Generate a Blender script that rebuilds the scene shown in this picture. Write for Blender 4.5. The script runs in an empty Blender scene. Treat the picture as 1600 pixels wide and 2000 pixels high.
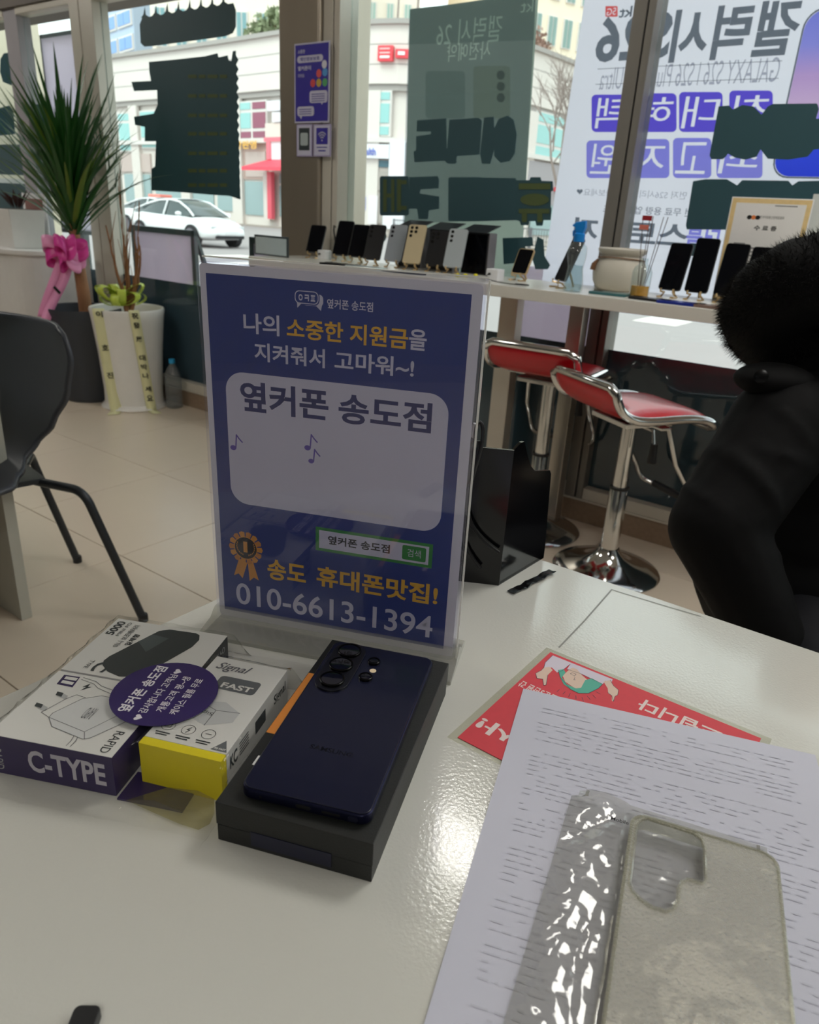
import bpy, bmesh, math, random
from math import sin, cos, pi, radians, atan2
from mathutils import Vector, Matrix
import numpy as np
random.seed(7)
SC = bpy.context.scene
COL = SC.collection

# ------------------------------------------------------------------ camera
F_PX, PITCH, ROLL, CAM_Z = 1433.7, 0.3859, 0.0592, 1.1032
fwd = Vector((0, cos(PITCH), -sin(PITCH))); rt0 = Vector((1, 0, 0)); up0 = Vector((0, sin(PITCH), cos(PITCH)))
rt = cos(ROLL) * rt0 + sin(ROLL) * up0
up = -sin(ROLL) * rt0 + cos(ROLL) * up0
CAM = Vector((0, 0, CAM_Z))
cd = bpy.data.cameras.new('camera'); cam = bpy.data.objects.new('camera', cd); COL.objects.link(cam)
cam.matrix_world = Matrix(((rt.x, up.x, -fwd.x, 0), (rt.y, up.y, -fwd.y, 0), (rt.z, up.z, -fwd.z, CAM_Z), (0, 0, 0, 1)))
cd.sensor_fit = 'HORIZONTAL'; cd.sensor_width = 36.0; cd.lens = F_PX / 1600 * 36
cd.clip_start = 0.02; cd.clip_end = 600
cd.dof.use_dof = True; cd.dof.focus_distance = 0.60; cd.dof.aperture_fstop = 17.0
SC.camera = cam
SC.view_settings.view_transform = 'Standard'; SC.view_settings.look = 'None'
SC.view_settings.exposure = 0.0; SC.view_settings.gamma = 1.0; SC.view_settings.use_curve_mapping = False
SC.cycles.max_bounces = 10; SC.cycles.transparent_max_bounces = 24; SC.cycles.glossy_bounces = 5
SC.cycles.diffuse_bounces = 5; SC.cycles.transmission_bounces = 8
SC.cycles.sample_clamp_indirect = 6.0; SC.cycles.caustics_refractive = False; SC.cycles.caustics_reflective = False

# ------------------------------------------------------------------ sky: bright overcast
W = bpy.data.worlds.new('overcast_sky'); SC.world = W; W.use_nodes = True
nt = W.node_tree; bg = nt.nodes['Background']
bg.inputs['Color'].default_value = (0.97, 0.985, 1.0, 1); bg.inputs['Strength'].default_value = 2.3
sd = bpy.data.lights.new('hazy_sun', 'SUN'); sd.energy = 1.6; sd.angle = radians(25); sd.color = (1, .95, .87)
sun = bpy.data.objects.new('hazy_sun', sd); COL.objects.link(sun); sun.rotation_euler = (radians(35), radians(-28), 0)
LAMP_POWER = 15.0      # emission of the ceiling panels

# ------------------------------------------------------------------ frames of reference
T = 0.76                                  # table top height
AL = radians(-35.4)                       # direction of the window wall
wu = Vector((cos(AL), sin(AL), 0)); wn = Vector((-sin(AL), cos(AL), 0)); WO = Vector((.585, 2.791, 0))
def ray(x, y): return fwd + rt * ((x - 800) / F_PX) + up * ((1000 - y) / F_PX)
def at_z(x, y, z):                        # photo pixel -> point on the level plane z
    d = ray(x, y); return CAM + d * ((z - CAM_Z) / d.z)
def at_v(x, y, v):                        # photo pixel -> (u, v, z) on a plane parallel to the window
    d = ray(x, y); o = WO + wn * v; q = CAM + d * ((o - CAM).dot(wn) / d.dot(wn)) - WO
    return Vector((q.dot(wu), q.dot(wn), q.z))
def loc(q): d = q - WO; return Vector((d.dot(wu), d.dot(wn), d.z))
def glob(u, v, z): return WO + wu * u + wn * v + Vector((0, 0, z))

# ------------------------------------------------------------------ materials
def s2l(c):
    return tuple(((x / 255) / 12.92 if x / 255 <= .04045 else ((x / 255 + .055) / 1.055) ** 2.4) for x in c)
MC = {}
def mat(name, rgb, rough=.5, metal=0., var=0., scale=20., bump=0., bscale=200., coat=0., emit=0., spec=.5, sheen=0., stretch=None):
    if name in MC: return MC[name]
    m = bpy.data.materials.new(name); m.use_nodes = True; MC[name] = m
    N = m.node_tree.nodes; L = m.node_tree.links; b = N['Principled BSDF']
    c = (*s2l(rgb), 1)
    b.inputs['Base Color'].default_value = c; b.inputs['Roughness'].default_value = rough; b.inputs['Metallic'].default_value = metal
    b.inputs['Specular IOR Level'].default_value = spec; b.inputs['Coat Weight'].default_value = coat; b.inputs['Coat Roughness'].default_value = .08
    if sheen: b.inputs['Sheen Weight'].default_value = sheen
    tc = N.new('ShaderNodeTexCoord'); vec = tc.outputs['Object']
    if stretch:
        mp = N.new('ShaderNodeMapping'); mp.inputs['Scale'].default_value = stretch; L.new(vec, mp.inputs['Vector']); vec = mp.outputs['Vector']
    no = N.new('ShaderNodeTexNoise'); no.inputs['Scale'].default_value = scale; no.inputs['Detail'].default_value = 4; L.new(vec, no.inputs['Vector'])
    mx = N.new('ShaderNodeMix'); mx.data_type = 'RGBA'; v = var if var else .04
    mx.inputs[6].default_value = tuple(max(0, x * (1 - v)) for x in c[:3]) + (1,); mx.inputs[7].default_value = tuple(min(1, x * (1 + v)) for x in c[:3]) + (1,)
    L.new(no.outputs['Fac'], mx.inputs['Factor']); L.new(mx.outputs[2], b.inputs['Base Color'])
    if bump:
        n2 = N.new('ShaderNodeTexNoise'); n2.inputs['Scale'].default_value = bscale; n2.inputs['Detail'].default_value = 3; L.new(vec, n2.inputs['Vector'])
        bp = N.new('ShaderNodeBump'); bp.inputs['Strength'].default_value = bump; bp.inputs['Distance'].default_value = .002
        L.new(n2.outputs['Fac'], bp.inputs['Height']); L.new(bp.outputs['Normal'], b.inputs['Normal'])
    if emit:
        b.inputs['Emission Color'].default_value = c; b.inputs['Emission Strength'].default_value = emit
    return m
def clear(name, rgb, alpha=.1, rough=.03, bump=0., bscale=60., gl=1.0, ior=1.45):
    """thin clear sheet: see-through tinted body plus a fresnel gloss"""
    if name in MC: return MC[name]
    m = bpy.data.materials.new(name); m.use_nodes = True; MC[name] = m
    N = m.node_tree.nodes; L = m.node_tree.links; N.remove(N['Principled BSDF']); out = N['Material Output']
    tr = N.new('ShaderNodeBsdfTransparent'); tr.inputs['Color'].default_value = (*s2l(rgb), 1)
    df = N.new('ShaderNodeBsdfDiffuse'); df.inputs['Color'].default_value = (*s2l(rgb), 1)
    m1 = N.new('ShaderNodeMixShader'); m1.inputs[0].default_value = alpha; L.new(tr.outputs[0], m1.inputs[1]); L.new(df.outputs[0], m1.inputs[2])
    g = N.new('ShaderNodeBsdfGlossy'); g.inputs['Roughness'].default_value = rough; g.inputs['Color'].default_value = (gl, gl, gl, 1)
    fr = N.new('ShaderNodeLayerWeight'); fr.inputs['Blend'].default_value = .5; pw = N.new('ShaderNodeMath'); pw.operation = 'POWER'; pw.inputs[1].default_value = 5; L.new(fr.outputs['Facing'], pw.inputs[0])
    f0 = ((ior - 1) / (ior + 1)) ** 2; ml = N.new('ShaderNodeMath'); ml.operation = 'MULTIPLY_ADD'; ml.inputs[1].default_value = 1 - f0; ml.inputs[2].default_value = f0; L.new(pw.outputs[0], ml.inputs[0])
    m2 = N.new('ShaderNodeMixShader'); L.new(ml.outputs[0], m2.inputs[0]); L.new(m1.outputs[0], m2.inputs[1]); L.new(g.outputs[0], m2.inputs[2])
    L.new(m2.outputs[0], out.inputs['Surface'])
    if bump:
        tc = N.new('ShaderNodeTexCoord'); n2 = N.new('ShaderNodeTexNoise'); n2.inputs['Scale'].default_value = bscale; n2.inputs['Detail'].default_value = 3
        L.new(tc.outputs['Object'], n2.inputs['Vector']); bp = N.new('ShaderNodeBump'); bp.inputs['Strength'].default_value = bump; bp.inputs['Distance'].default_value = .004
        L.new(n2.outputs['Fac'], bp.inputs['Height']); L.new(bp.outputs['Normal'], g.inputs['Normal']); L.new(bp.outputs['Normal'], fr.inputs['Normal'])
    return m

# ------------------------------------------------------------------ mesh builder
class MB:
    def __init__(s, off=(0, 0, 0)): s.v = []; s.f = []; s.o = Vector(off)
    def add(s, vs, fs):
        n = len(s.v); s.v += [Vector(v) - s.o for v in vs]; s.f += [tuple(i + n for i in f) for f in fs]; return s
    def box(s, x0, y0, z0, x1, y1, z1):
        return s.add([(x, y, z) for z in (z0, z1) for y in (y0, y1) for x in (x0, x1)],
                     [(0, 2, 3, 1), (4, 5, 7, 6), (0, 1, 5, 4), (2, 6, 7, 3), (0, 4, 6, 2), (1, 3, 7, 5)])
    def obox(s, c, ax, ay, az):           # centre and three half vectors
        c, ax, ay, az = map(Vector, (c, ax, ay, az))
        return s.add([c + i * ax + j * ay + k * az for k in (-1, 1) for j in (-1, 1) for i in (-1, 1)],
                     [(0, 2, 3, 1), (4, 5, 7, 6), (0, 1, 5, 4), (2, 6, 7, 3), (0, 4, 6, 2), (1, 3, 7, 5)])
    def prism(s, pts, fn0, fn1):          # closed outline, two mapping functions (x,y)->3d
        n = len(pts); vs = [fn0(*p) for p in pts] + [fn1(*p) for p in pts]
        return s.add(vs, [tuple(range(n))[::-1], tuple(range(n, 2 * n))] + [(i, (i + 1) % n, n + (i + 1) % n, n + i) for i in range(n)])
    def pxy(s, pts, z0, z1): return s.prism(pts, lambda x, y: (x, y, z0), lambda x, y: (x, y, z1))
    def pxz(s, pts, y0, y1): return s.prism(pts, lambda x, z: (x, y0, z), lambda x, z: (x, y1, z))
    def pyz(s, pts, x0, x1): return s.prism(pts, lambda y, z: (x0, y, z), lambda y, z: (x1, y, z))
    def tube(s, pts, r, n=8, closed=False, flat=1.0):
        pts = [Vector(p) for p in pts]; m = len(pts); rr = r if isinstance(r, (list, tuple)) else [r] * m
        vs = []; prev = None
        for i, p in enumerate(pts):
            a = pts[(i - 1) % m] if (closed or i) else p; b = pts[(i + 1) % m] if (closed or i < m - 1) else p
            t = (b - a).normalized()
            if prev is None:
                q = Vector((0, 0, 1)) if abs(t.z) < .9 else Vector((1, 0, 0)); x = t.cross(q).normalized()
            else:
                x = (prev - t * prev.dot(t)).normalized()
            prev = x; y = t.cross(x)
            vs += [p + (x * cos(2 * pi * k / n) + y * sin(2 * pi * k / n) * flat) * rr[i] for k in range(n)]
        fs = []
        for i in range(m if closed else m - 1):
            j = (i + 1) % m
            fs += [(i * n + k, i * n + (k + 1) % n, j * n + (k + 1) % n, j * n + k) for k in range(n)]
        if not closed: fs += [tuple(range(n))[::-1], tuple(range((m - 1) * n, m * n))]
        return s.add(vs, fs)
    def lathe(s, prof, c=(0, 0, 0), n=32, sx=1., sy=1.):
        vs = [(c[0] + r * cos(2 * pi * k / n) * sx, c[1] + r * sin(2 * pi * k / n) * sy, c[2] + z) for r, z in prof for k in range(n)]
        m = len(prof); fs = [(i * n + k, i * n + (k + 1) % n, (i + 1) * n + (k + 1) % n, (i + 1) * n + k) for i in range(m - 1) for k in range(n)]
        fs += [tuple(range(n))[::-1], tuple(range((m - 1) * n, m * n))]
        return s.add(vs, fs)
    def grid(s, fn, nu, nv, closed=False):
        vs = [fn(i / nu, j / nv) for j in range(nv + 1) for i in range(nu + 1)]
        return s.add(vs, [(j * (nu + 1) + i, j * (nu + 1) + i + 1, (j + 1) * (nu + 1) + i + 1, (j + 1) * (nu + 1) + i) for j in range(nv) for i in range(nu)])
    def build(s, name, m, parent=None, smooth=False, bevel=0., seg=2, solid=0., fix=True):
        me = bpy.data.meshes.new(name); me.from_pydata([tuple(v) for v in s.v], [], s.f); me.validate()
        bm = bmesh.new(); bm.from_mesh(me)
        if fix: bmesh.ops.recalc_face_normals(bm, faces=bm.faces)
        if bevel:
            ed = [e for e in bm.edges if len(e.link_faces) == 2 and e.calc_face_angle(0) > .5]
            bmesh.ops.bevel(bm, geom=ed, offset=bevel, segments=seg, profile=.5, affect='EDGES', clamp_overlap=True)
        bm.to_mesh(me); bm.free()
        for p in me.polygons: p.use_smooth = smooth or bool(bevel)
        if smooth or bevel:
            try: me.set_sharp_from_angle(angle=radians(40))
            except Exception: pass
        me.materials.append(m)
        o = bpy.data.objects.new(name, me); COL.objects.link(o)
        if parent: o.parent = parent
        if bevel: wnm = o.modifiers.new('normals', 'WEIGHTED_NORMAL'); wnm.keep_sharp = True
        if solid:
            md = o.modifiers.new('thickness', 'SOLIDIFY'); md.thickness = solid; md.offset = 0
        return o
def tag(o, label, cat, group=None, kind=None):
    if label: o['label'] = label
    if cat: o['category'] = cat
    if group: o['group'] = group
    if kind: o['kind'] = kind
    return o
def thing(name, label, cat, p=(0, 0, 0), rz=0., group=None):
    o = bpy.data.objects.new(name, None); COL.objects.link(o); o.location = p; o.rotation_euler = (0, 0, rz); o.empty_display_size = .05
    return tag(o, label, cat, group)
def wthing(name, label, cat, u, v, z, group=None, rz=0): return thing(name, label, cat, glob(u, v, z), AL + rz, group)
def struct(name, p=(0, 0, 0), rz=0.):
    o = bpy.data.objects.new(name, None); COL.objects.link(o); o.location = p; o.rotation_euler = (0, 0, rz); o['kind'] = 'structure'; return o
def copy_tree(o, parent=None):
    c = o.copy(); COL.objects.link(c)
    if parent: c.parent = parent
    for ch in o.children: copy_tree(ch, c)
    return c
def rrect(x0, y0, x1, y1, r, n=5):
    x0, x1 = min(x0, x1), max(x0, x1); y0, y1 = min(y0, y1), max(y0, y1); r = min(r, (x1 - x0) / 2.001, (y1 - y0) / 2.001)
    out = []
    for cx, cy, a0 in ((x1 - r, y1 - r, 0), (x0 + r, y1 - r, 90), (x0 + r, y0 + r, 180), (x1 - r, y0 + r, 270)):
        for k in range(n + 1):
            a = radians(a0 + 90 * k / n); out.append((cx + r * cos(a), cy + r * sin(a)))
    return out
def ell(cx, cy, rx, ry, n=28): return [(cx + rx * cos(2 * pi * k / n), cy + ry * sin(2 * pi * k / n)) for k in range(n)]

# ------------------------------------------------------------------ flat print: letters and shapes laid on a surface
TXC = {}
def glyphs(s, bold=0., res=3, shear=0.):
    bold = min(bold, .027)
    key = (s, bold, res, shear)
    if key in TXC: return TXC[key]
    c = bpy.data.curves.new('txt', 'FONT'); c.body = s; c.offset = bold; c.resolution_u = res; c.shear = shear; c.size = 1
    o = bpy.data.objects.new('txt', c); COL.objects.link(o); bpy.context.view_layer.update()
    me = bpy.data.meshes.new_from_object(o.evaluated_get(bpy.context.evaluated_depsgraph_get()))
    vs = [(v.co.x, v.co.y) for v in me.vertices]; fs = [tuple(p.vertices) for p in me.polygons]
    bpy.data.objects.remove(o); bpy.data.curves.remove(c); bpy.data.meshes.remove(me)
    if vs:
        x0 = min(v[0] for v in vs); x1 = max(v[0] for v in vs); y0 = min(v[1] for v in vs); y1 = max(v[1] for v in vs)
        vs = [((x - x0) / (x1 - x0), (y - y0) / (y1 - y0)) for x, y in vs]
    TXC[key] = (vs, fs); return TXC[key]
class Print:
    """flat marks on a plane: o = top left corner, ex = right, ey = down, nn = out of the surface; units metres (k scales)"""
    def __init__(s, o, ex, ey, nn, k=1., parent=None, lift=.0003):
        s.o = Vector(o); s.ex = Vector(ex).normalized(); s.ey = Vector(ey).normalized(); s.nn = Vector(nn).normalized(); s.k = k; s.parent = parent; s.lift = lift; s.n = 0
    def p(s, x, y, d=0.): return s.o + s.ex * (x * s.k) + s.ey * (y * s.k) + s.nn * d
    def poly(s, pts, m, name='printed_shape', lv=1, parent=None):
        mb = MB(); d = s.lift * lv; n = len(pts)
        mb.add([s.p(x, y, d) for x, y in pts], [tuple(range(n))])
        return mb.build(name, m, parent or s.parent, fix=False)
    def polys(s, lst, m, name='printed_shape', lv=1, parent=None):
        mb = MB(); d = s.lift * lv
        for pts in lst: mb.add([s.p(x, y, d) for x, y in pts], [tuple(range(len(pts)))])
        return mb.build(name, m, parent or s.parent, fix=False)
    def text(s, t, x0, y0, x1, y1, m, bold=0., mirror=False, rot=0, name='lettering', lv=2, res=3, shear=0., parent=None):
        """text filling the box; rot in quarter turns anticlockwise"""
        vs, fs = glyphs(t, bold, res, shear); mb = MB(); d = s.lift * lv; out = []
        for x, y in vs:
            if mirror: x = 1 - x
            if rot == 2: x, y = 1 - x, 1 - y
            if rot == 1: x, y = 1 - y, x
            if rot == 3: x, y = y, 1 - x
            out.append(s.p(x0 + x * (x1 - x0), y1 + y * (y0 - y1), d))
        mb.add(out, fs)
        return mb.build(name, m, parent or s.parent, fix=False)
    def strokes(s, lst, w, m, name='printed_line', lv=2, parent=None):
        mb = MB(); d = s.lift * lv
        for pts in lst:
            for (xa, ya), (xb, yb) in zip(pts[:-1], pts[1:]):
                L = math.hypot(xb - xa, yb - ya) or 1; nx, ny = -(yb - ya) / L * w / 2, (xb - xa) / L * w / 2
                ex_, ey_ = (xb - xa) / L * w * .3, (yb - ya) / L * w * .3
                mb.add([s.p(*q, d) for q in ((xa + nx - ex_, ya + ny - ey_), (xb + nx + ex_, yb + ny + ey_), (xb - nx + ex_, yb - ny + ey_), (xa - nx - ex_, ya - ny - ey_))], [(0, 1, 2, 3)])
        return mb.build(name, m, parent or s.parent, fix=False)
def arc(cx, cy, r, a0, a1, n=10, ry=None):
    return [(cx + r * cos(radians(a0 + (a1 - a0) * i / n)), cy + (ry or r) * sin(radians(a0 + (a1 - a0) * i / n))) for i in range(n + 1)]

def loops_of(vs, fs):
    cnt = {}
    for f in fs:
        for a, b in zip(f, f[1:] + f[:1]): cnt[(a, b)] = cnt.get((a, b), 0) + 1
    # weld by position
    key = {}; idx = []
    for v in vs: idx.append(key.setdefault((round(v[0], 5), round(v[1], 5)), len(key)))
    pos = {i: p for p, i in key.items()}; e = {}
    for (a, b) in cnt:
        a, b = idx[a], idx[b]
        if a != b: e[(a, b)] = 1
    nxt = {}
    for (a, b) in e:
        if (b, a) not in e: nxt.setdefault(a, []).append(b)
    out = []
    while nxt:
        a = next(iter(nxt)); lp = [a]; c = a
        while c in nxt:
            n = nxt[c].pop()
            if not nxt[c]: del nxt[c]
            if n == a: break
            lp.append(n); c = n
        if len(lp) > 2: out.append([pos[i] for i in lp])
    return out
def cut_sheet(outlines, m, name, parent, fn):
    """flat sheet filled even-odd (letters stay open as holes); fn maps 2d to 3d"""
    cu = bpy.data.curves.new(name, 'CURVE'); cu.dimensions = '2D'; cu.fill_mode = 'BOTH'
    for pts in outlines:
        sp = cu.splines.new('POLY'); sp.points.add(len(pts) - 1); sp.use_cyclic_u = True
        for i, (x, y) in enumerate(pts): sp.points[i].co = (x, y, 0, 1)
    o = bpy.data.objects.new(name, cu); COL.objects.link(o); bpy.context.view_layer.update()
    me = bpy.data.meshes.new_from_object(o.evaluated_get(bpy.context.evaluated_depsgraph_get())); bpy.data.objects.remove(o); bpy.data.curves.remove(cu)
    for v in me.vertices: v.co = fn(v.co.x, v.co.y)
    me.materials.clear(); me.materials.append(m); o = bpy.data.objects.new(name, me); COL.objects.link(o); o.parent = parent; return o
def glyph_loops(s, x0, y0, x1, y1, bold=.03, mirror=True):
    vs, fs = glyphs(s, bold)
    return [[(x0 + (1 - x if mirror else x) * (x1 - x0), y1 + y * (y0 - y1)) for x, y in lp] for lp in loops_of(vs, fs)]
def ink(name, rgb):
    if name in MC: return MC[name]
    m = bpy.data.materials.new(name); m.use_nodes = True; MC[name] = m; N = m.node_tree.nodes; L = m.node_tree.links; N.remove(N['Principled BSDF'])
    t = N.new('ShaderNodeBsdfTransparent'); t.inputs['Color'].default_value = (*s2l(rgb), 1); L.new(t.outputs[0], N['Material Output'].inputs['Surface']); return m
# common materials
WHITE = mat('white_print', (236, 236, 238), .5); BLACK = mat('black_print', (16, 16, 18), .5)
CHROME = mat('chrome', (215, 215, 213), .10, 1.); BRUSH = mat('brushed_metal', (186, 180, 170), .3, .85, var=.06, scale=12, stretch=(1, 1, .05))
ALU = mat('beige_aluminium_frame', (206, 200, 188), .42, .1); GLASS = clear('window_glass', (238, 246, 244), .0, .02)
BLKGLOSS = mat('black_gloss', (8, 9, 12), .12); BLKMATT = mat('black_plastic', (22, 23, 26), .45); WPLAS = mat('white_plastic', (232, 232, 228), .35)
GOLD = mat('pale_gold_metal', (212, 184, 138), .3, .6)
# ================================================================== THE SETTING
# floor of square tiles, aligned with the window wall
TS = .5795; AU, AV = -1.474, -.805
TILEM = mat('floor_tile', (212, 198, 180), .28, var=.10, scale=1.6, bump=.12, bscale=25)
GROUT = mat('grout', (168, 156, 142), .8)
fl = struct('floor', glob(0, 0, 0), AL)
MB().box(-7.5, -6.5, -.12, 4.2, .03, -.004).build('grout_bed', GROUT, fl)
tm = MB().box(.0015, .0015, -.004, TS - .0015, TS - .0015, 0).build('tile', TILEM, fl, bevel=.001, seg=1)
first = True
for i in range(-11, 9):
    for j in range(-9, 2):
        u0, v0 = AU + i * TS, AV + j * TS
        if v0 > 0 or u0 < -7.6 or u0 > 4 or v0 < -6.2: continue
        o = tm if first else tm.copy()
        if not first: COL.objects.link(o)
        first = False
        o.location = (u0, v0, 0)
        if v0 + TS > .0: o.scale = (1, (0. - v0) / TS, 1)
PLASTER = mat('grey_plaster', (150, 146, 140), .7, bump=.1); DARKWALL = mat('grey_wall', (116, 118, 122), .8)
ce = MB().box(-7.5, -6.5, 2.6, 4.2, .35, 2.7).build('ceiling', mat('ceiling_paint', (205, 203, 198), .8)); ce.location = glob(0, 0, 0); ce.rotation_euler = (0, 0, AL); ce['kind'] = 'structure'
def wall(name, *b, m=DARKWALL):
    o = MB().box(*b).build(name, m); o.location = glob(0, 0, 0); o.rotation_euler = (0, 0, AL); o['kind'] = 'structure'; return o
wall('wall_back', -7.5, -6.6, -.1, 4.2, -6.5, 2.7)
wall('wall_left', -7.6, -6.6, -.1, -7.5, .35, 2.7)
wall('wall_right', 4.2, -6.6, -.1, 4.3, .35, 2.7)
wf = struct('wall_front', glob(0, 0, 0), AL)
MB().box(-7.5, -.02, 2.07, -1.2, .3, 2.7).build('header', mat('grey_header', (112, 104, 98), .6), wf)
MB().box(-1.2, -.02, 2.15, 4.2, .10, 2.7).build('header', mat('grey_header', (112, 104, 98), .6), wf)
MB().box(-7.5, 0, -.3, 4.2, .2, .092).build('plinth', mat('granite_plinth', (150, 128, 108), .35, var=.25, scale=60), wf)
MB().box(-7.5, -.008, .088, 4.2, .015, .097).build('plinth_lip', ALU, wf, bevel=.002)
# window bays
FILM = clear('dark_lower_film', (62, 82, 94), .85, .03, gl=1.0, ior=1.6)
MULL = mat('backlit_mullion', (128, 124, 118), .4, .3)  # darker than the other frames: backlight shade put into the colour
bays = [(-7.5, -3.845), (-3.70, -3.135), (-2.92, -1.51), (-1.18, .04), (.115, 1.9), (1.98, 4.2)]
for k, (a, b) in enumerate(bays):
    w = struct('window_%d' % (k + 1), glob((a + b) / 2, .04, .092), AL); off = ((a + b) / 2, .04, .092)
    zt0 = 2.035 if b < -1.2 else 2.115
    MB(off).box(a, .038, .142, b, .046, zt0 + .005).build('glass_pane', GLASS, w)
    MB(off).box(a, .0362, .142, b, .0376, .678).build('lower_film', FILM, w)
    MB(off).box(a, -.005, .097, b, .08, .142).build('bottom_frame', ALU, w, bevel=.003)
    MB(off).box(a, -.005, zt0, b, .08, zt0 + .035).build('top_frame', ALU, w, bevel=.003)
def post(name, a, b, m, v0=-.01, v1=.085, z0=.097, z1=None, split=None):
    z1 = 2.07 if b < -1.2 else 2.15
    w = struct(name, glob((a + b) / 2, .04, 0), AL); off = ((a + b) / 2, .04, 0)
    if split:
        c = a + (b - a) * split
        MB(off).box(a, v0, z0, c - .003, v1, z1).build('mullion_half', m, w, bevel=.003)
        MB(off).box(c + .003, v0, z0, b, v1, z1).build('mullion_half', m, w, bevel=.003)
        MB(off).box(c - .004, v0 + .008, z0, c + .004, v1, z1).build('gasket', BLKMATT, w)
    else: MB(off).box(a, v0, z0, b, v1, z1).build('mullion', m, w, bevel=.004)
post('trim_1', -3.845, -3.70, mat('lilac_grey_post', (156, 152, 156), .5), v0=.0)
post('trim_2', -3.135, -2.92, ALU, split=.42)
post('trim_3', -1.27, -1.18, ALU, split=.62, v0=-.03)
post('trim_4', .04, .115, MULL, split=.62)
post('trim_5', 1.9, 1.98, MULL)
# brushed metal clad column
cl = struct('column', glob(-1.39, .04, 0), AL)
BC = mat('brushed_column_cladding', (168, 158, 144), .34, .7, var=.08, scale=9, stretch=(1, 1, .04))
MB((-1.39, .04, 0)).box(-1.51, -.05, 0, -1.272, .28, 2.07).build('cladding', BC, cl, bevel=.012, seg=3)
MB((-1.39, .04, 0)).box(-1.516, -.056, 0, -1.266, .29, .08).build('kick_plate', BRUSH, cl)

# ceiling lights
LE = mat('lamp_diffuser', (255, 252, 244), .5, emit=LAMP_POWER)
def lamp(x, y, label, w=.6, l=.6):
    t = thing('ceiling_light', label, 'ceiling light', (x, y, 2.6), AL, 'ceiling lights')
    MB().box(-w / 2 - .02, -l / 2 - .02, -.03, w / 2 + .02, l / 2 + .02, 0).build('housing', WPLAS, t, bevel=.004)
    MB().box(-w / 2, -l / 2, -.034, w / 2, l / 2, -.0305).build('diffuser', LE, t)
lamp(.236, 2.06, 'small square ceiling light above the stools', .32, .22)
for k, (u_, v_) in enumerate([(-4.4, -1.1), (-1.9, -2.35), (1.9, -3.7), (1.25, -.95), (2.9, -1.2)]):  # unseen panels placed to light the room; rear one added to brighten the sign
    q = glob(u_, v_, 0)
    lamp(q.x, q.y, 'square ceiling light ' + ['over the reception counter', 'over the grey chair', 'behind the camera, added to brighten the notice', 'above the seated person', 'farthest right by the window wall'][k])

# ================================================================== THE DESK
DKW = mat('desk_white_laminate', (206, 206, 200), .09, var=.02, scale=3, bump=.10, bscale=420, spec=.8, coat=.5)
cT = at_z(790, 1003, T); cT.z = 0
desk = thing('desk', 'white glossy desk in the foreground with the phone and papers on it', 'desk', cT, AL)
MB().box(0, -.605, T - .028, 1.3, 0, T).build('desktop', DKW, desk, bevel=.0012)
MB().box(.0, -.605, T - .0285, 1.3, -.6, T - .026).build('edge_band', mat('edge_band', (176, 172, 160), .5), desk)
SP = mat('desk_panel', (190, 188, 180), .4)
MB().box(.03, -.57, 0, .055, -.03, T - .0285).build('side_panel', SP, desk)
MB().box(1.24, -.57, 0, 1.265, -.03, T - .0285).build('side_panel', SP, desk)
MB().box(.055, -.30, .3, 1.24, -.28, T - .0285).build('modesty_panel', SP, desk)
# sticky residue outline on the desk
pr = Print((0, 0, T), (1, 0, 0), (0, 1, 0), (0, 0, 1), parent=None, lift=.0002)
RES = clear('tape_residue', (182, 182, 178), .45, .3)
def dpx(x, y, z=T): q = at_z(x, y, z); return (q.x, q.y)
o = pr.strokes([[dpx(1092, 1265), dpx(1140, 1215), dpx(1195, 1152), dpx(1280, 1178), dpx(1368, 1204)]], .0016, RES, 'tape_residue')
tag(o, 'faint grey line of tape residue left on the desktop near its far edge', 'residue')
# white side panel of the neighbouring desk at the left edge
q = at_z(64, 1205, 0)
t = thing('side_desk', 'pale grey desk whose plain end panel stands at the left edge of the picture', 'desk', q, AL)
MB().box(-1.2, -.03, 0, 0, 0, .80).build('end_panel', mat('grey_green_panel', (176, 176, 166), .5), t, bevel=.002)
MB().box(-1.2, -.60, .80, .0, 0, .825).build('desktop', WPLAS, t, bevel=.002)
MB().box(-1.2, -.6, 0, -1.175, -.03, .80).build('side_panel', SP, t)

# ---------------------------------------------------------- acrylic sign holder
SX, SY, SA = -.1626, .5666, -.2235
SZ = T + .0046
so = Vector((SX, SY, T))
sg = thing('sign_holder', 'tall clear acrylic stand holding a blue and white printed notice', 'sign', so, SA)
ACR = clear('clear_acrylic', (250, 250, 255), .02, .02, ior=1.5); ACE = clear('acrylic_edge', (232, 234, 228), .35, .08)
lean = -.02
upv = Vector((0, sin(lean), cos(lean))); bkv = Vector((0, cos(lean), -sin(lean)))
def SPt(x, y, d): # x right mm, y down mm from paper top-left, d mm towards the camera
    return Vector((x / 1000, 0, .0046)) + upv * ((297 - y) / 1000) - bkv * (d / 1000)
def sheet(mb, x0, y0, x1, y1, d0, d1, r=0):
    return mb.prism(rrect(x0, y0, x1, y1, r, 4) if r else [(x0, y0), (x1, y0), (x1, y1), (x0, y1)], lambda x, y: SPt(x, y, d0), lambda x, y: SPt(x, y, d1))
PAPER = mat('white_paper', (226, 226, 230), .7)
sheet(MB(), 0, 0, 210, 297, -.15, .15, 3).build('paper', PAPER, sg)
sheet(MB(), -1.5, -1.5, 212, 299, .5, 2.3, 4).build('front_acrylic_sheet', ACR, sg, bevel=.0004)
sheet(MB(), 1, -4.5, 213.5, 299, -4.2, -1.8, 4).build('back_acrylic_sheet', ACR, sg, bevel=.0004)
EDG = clear('bright_acrylic_edge', (250, 250, 246), .75, .1)
for a in ((1.5, -5.0, 213, -4.0, -4.3, -1.7), (212.6, -3, 213.9, 299, -4.3, -1.7)): sheet(MB(), *a).build('polished_edge', EDG, sg)
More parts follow.
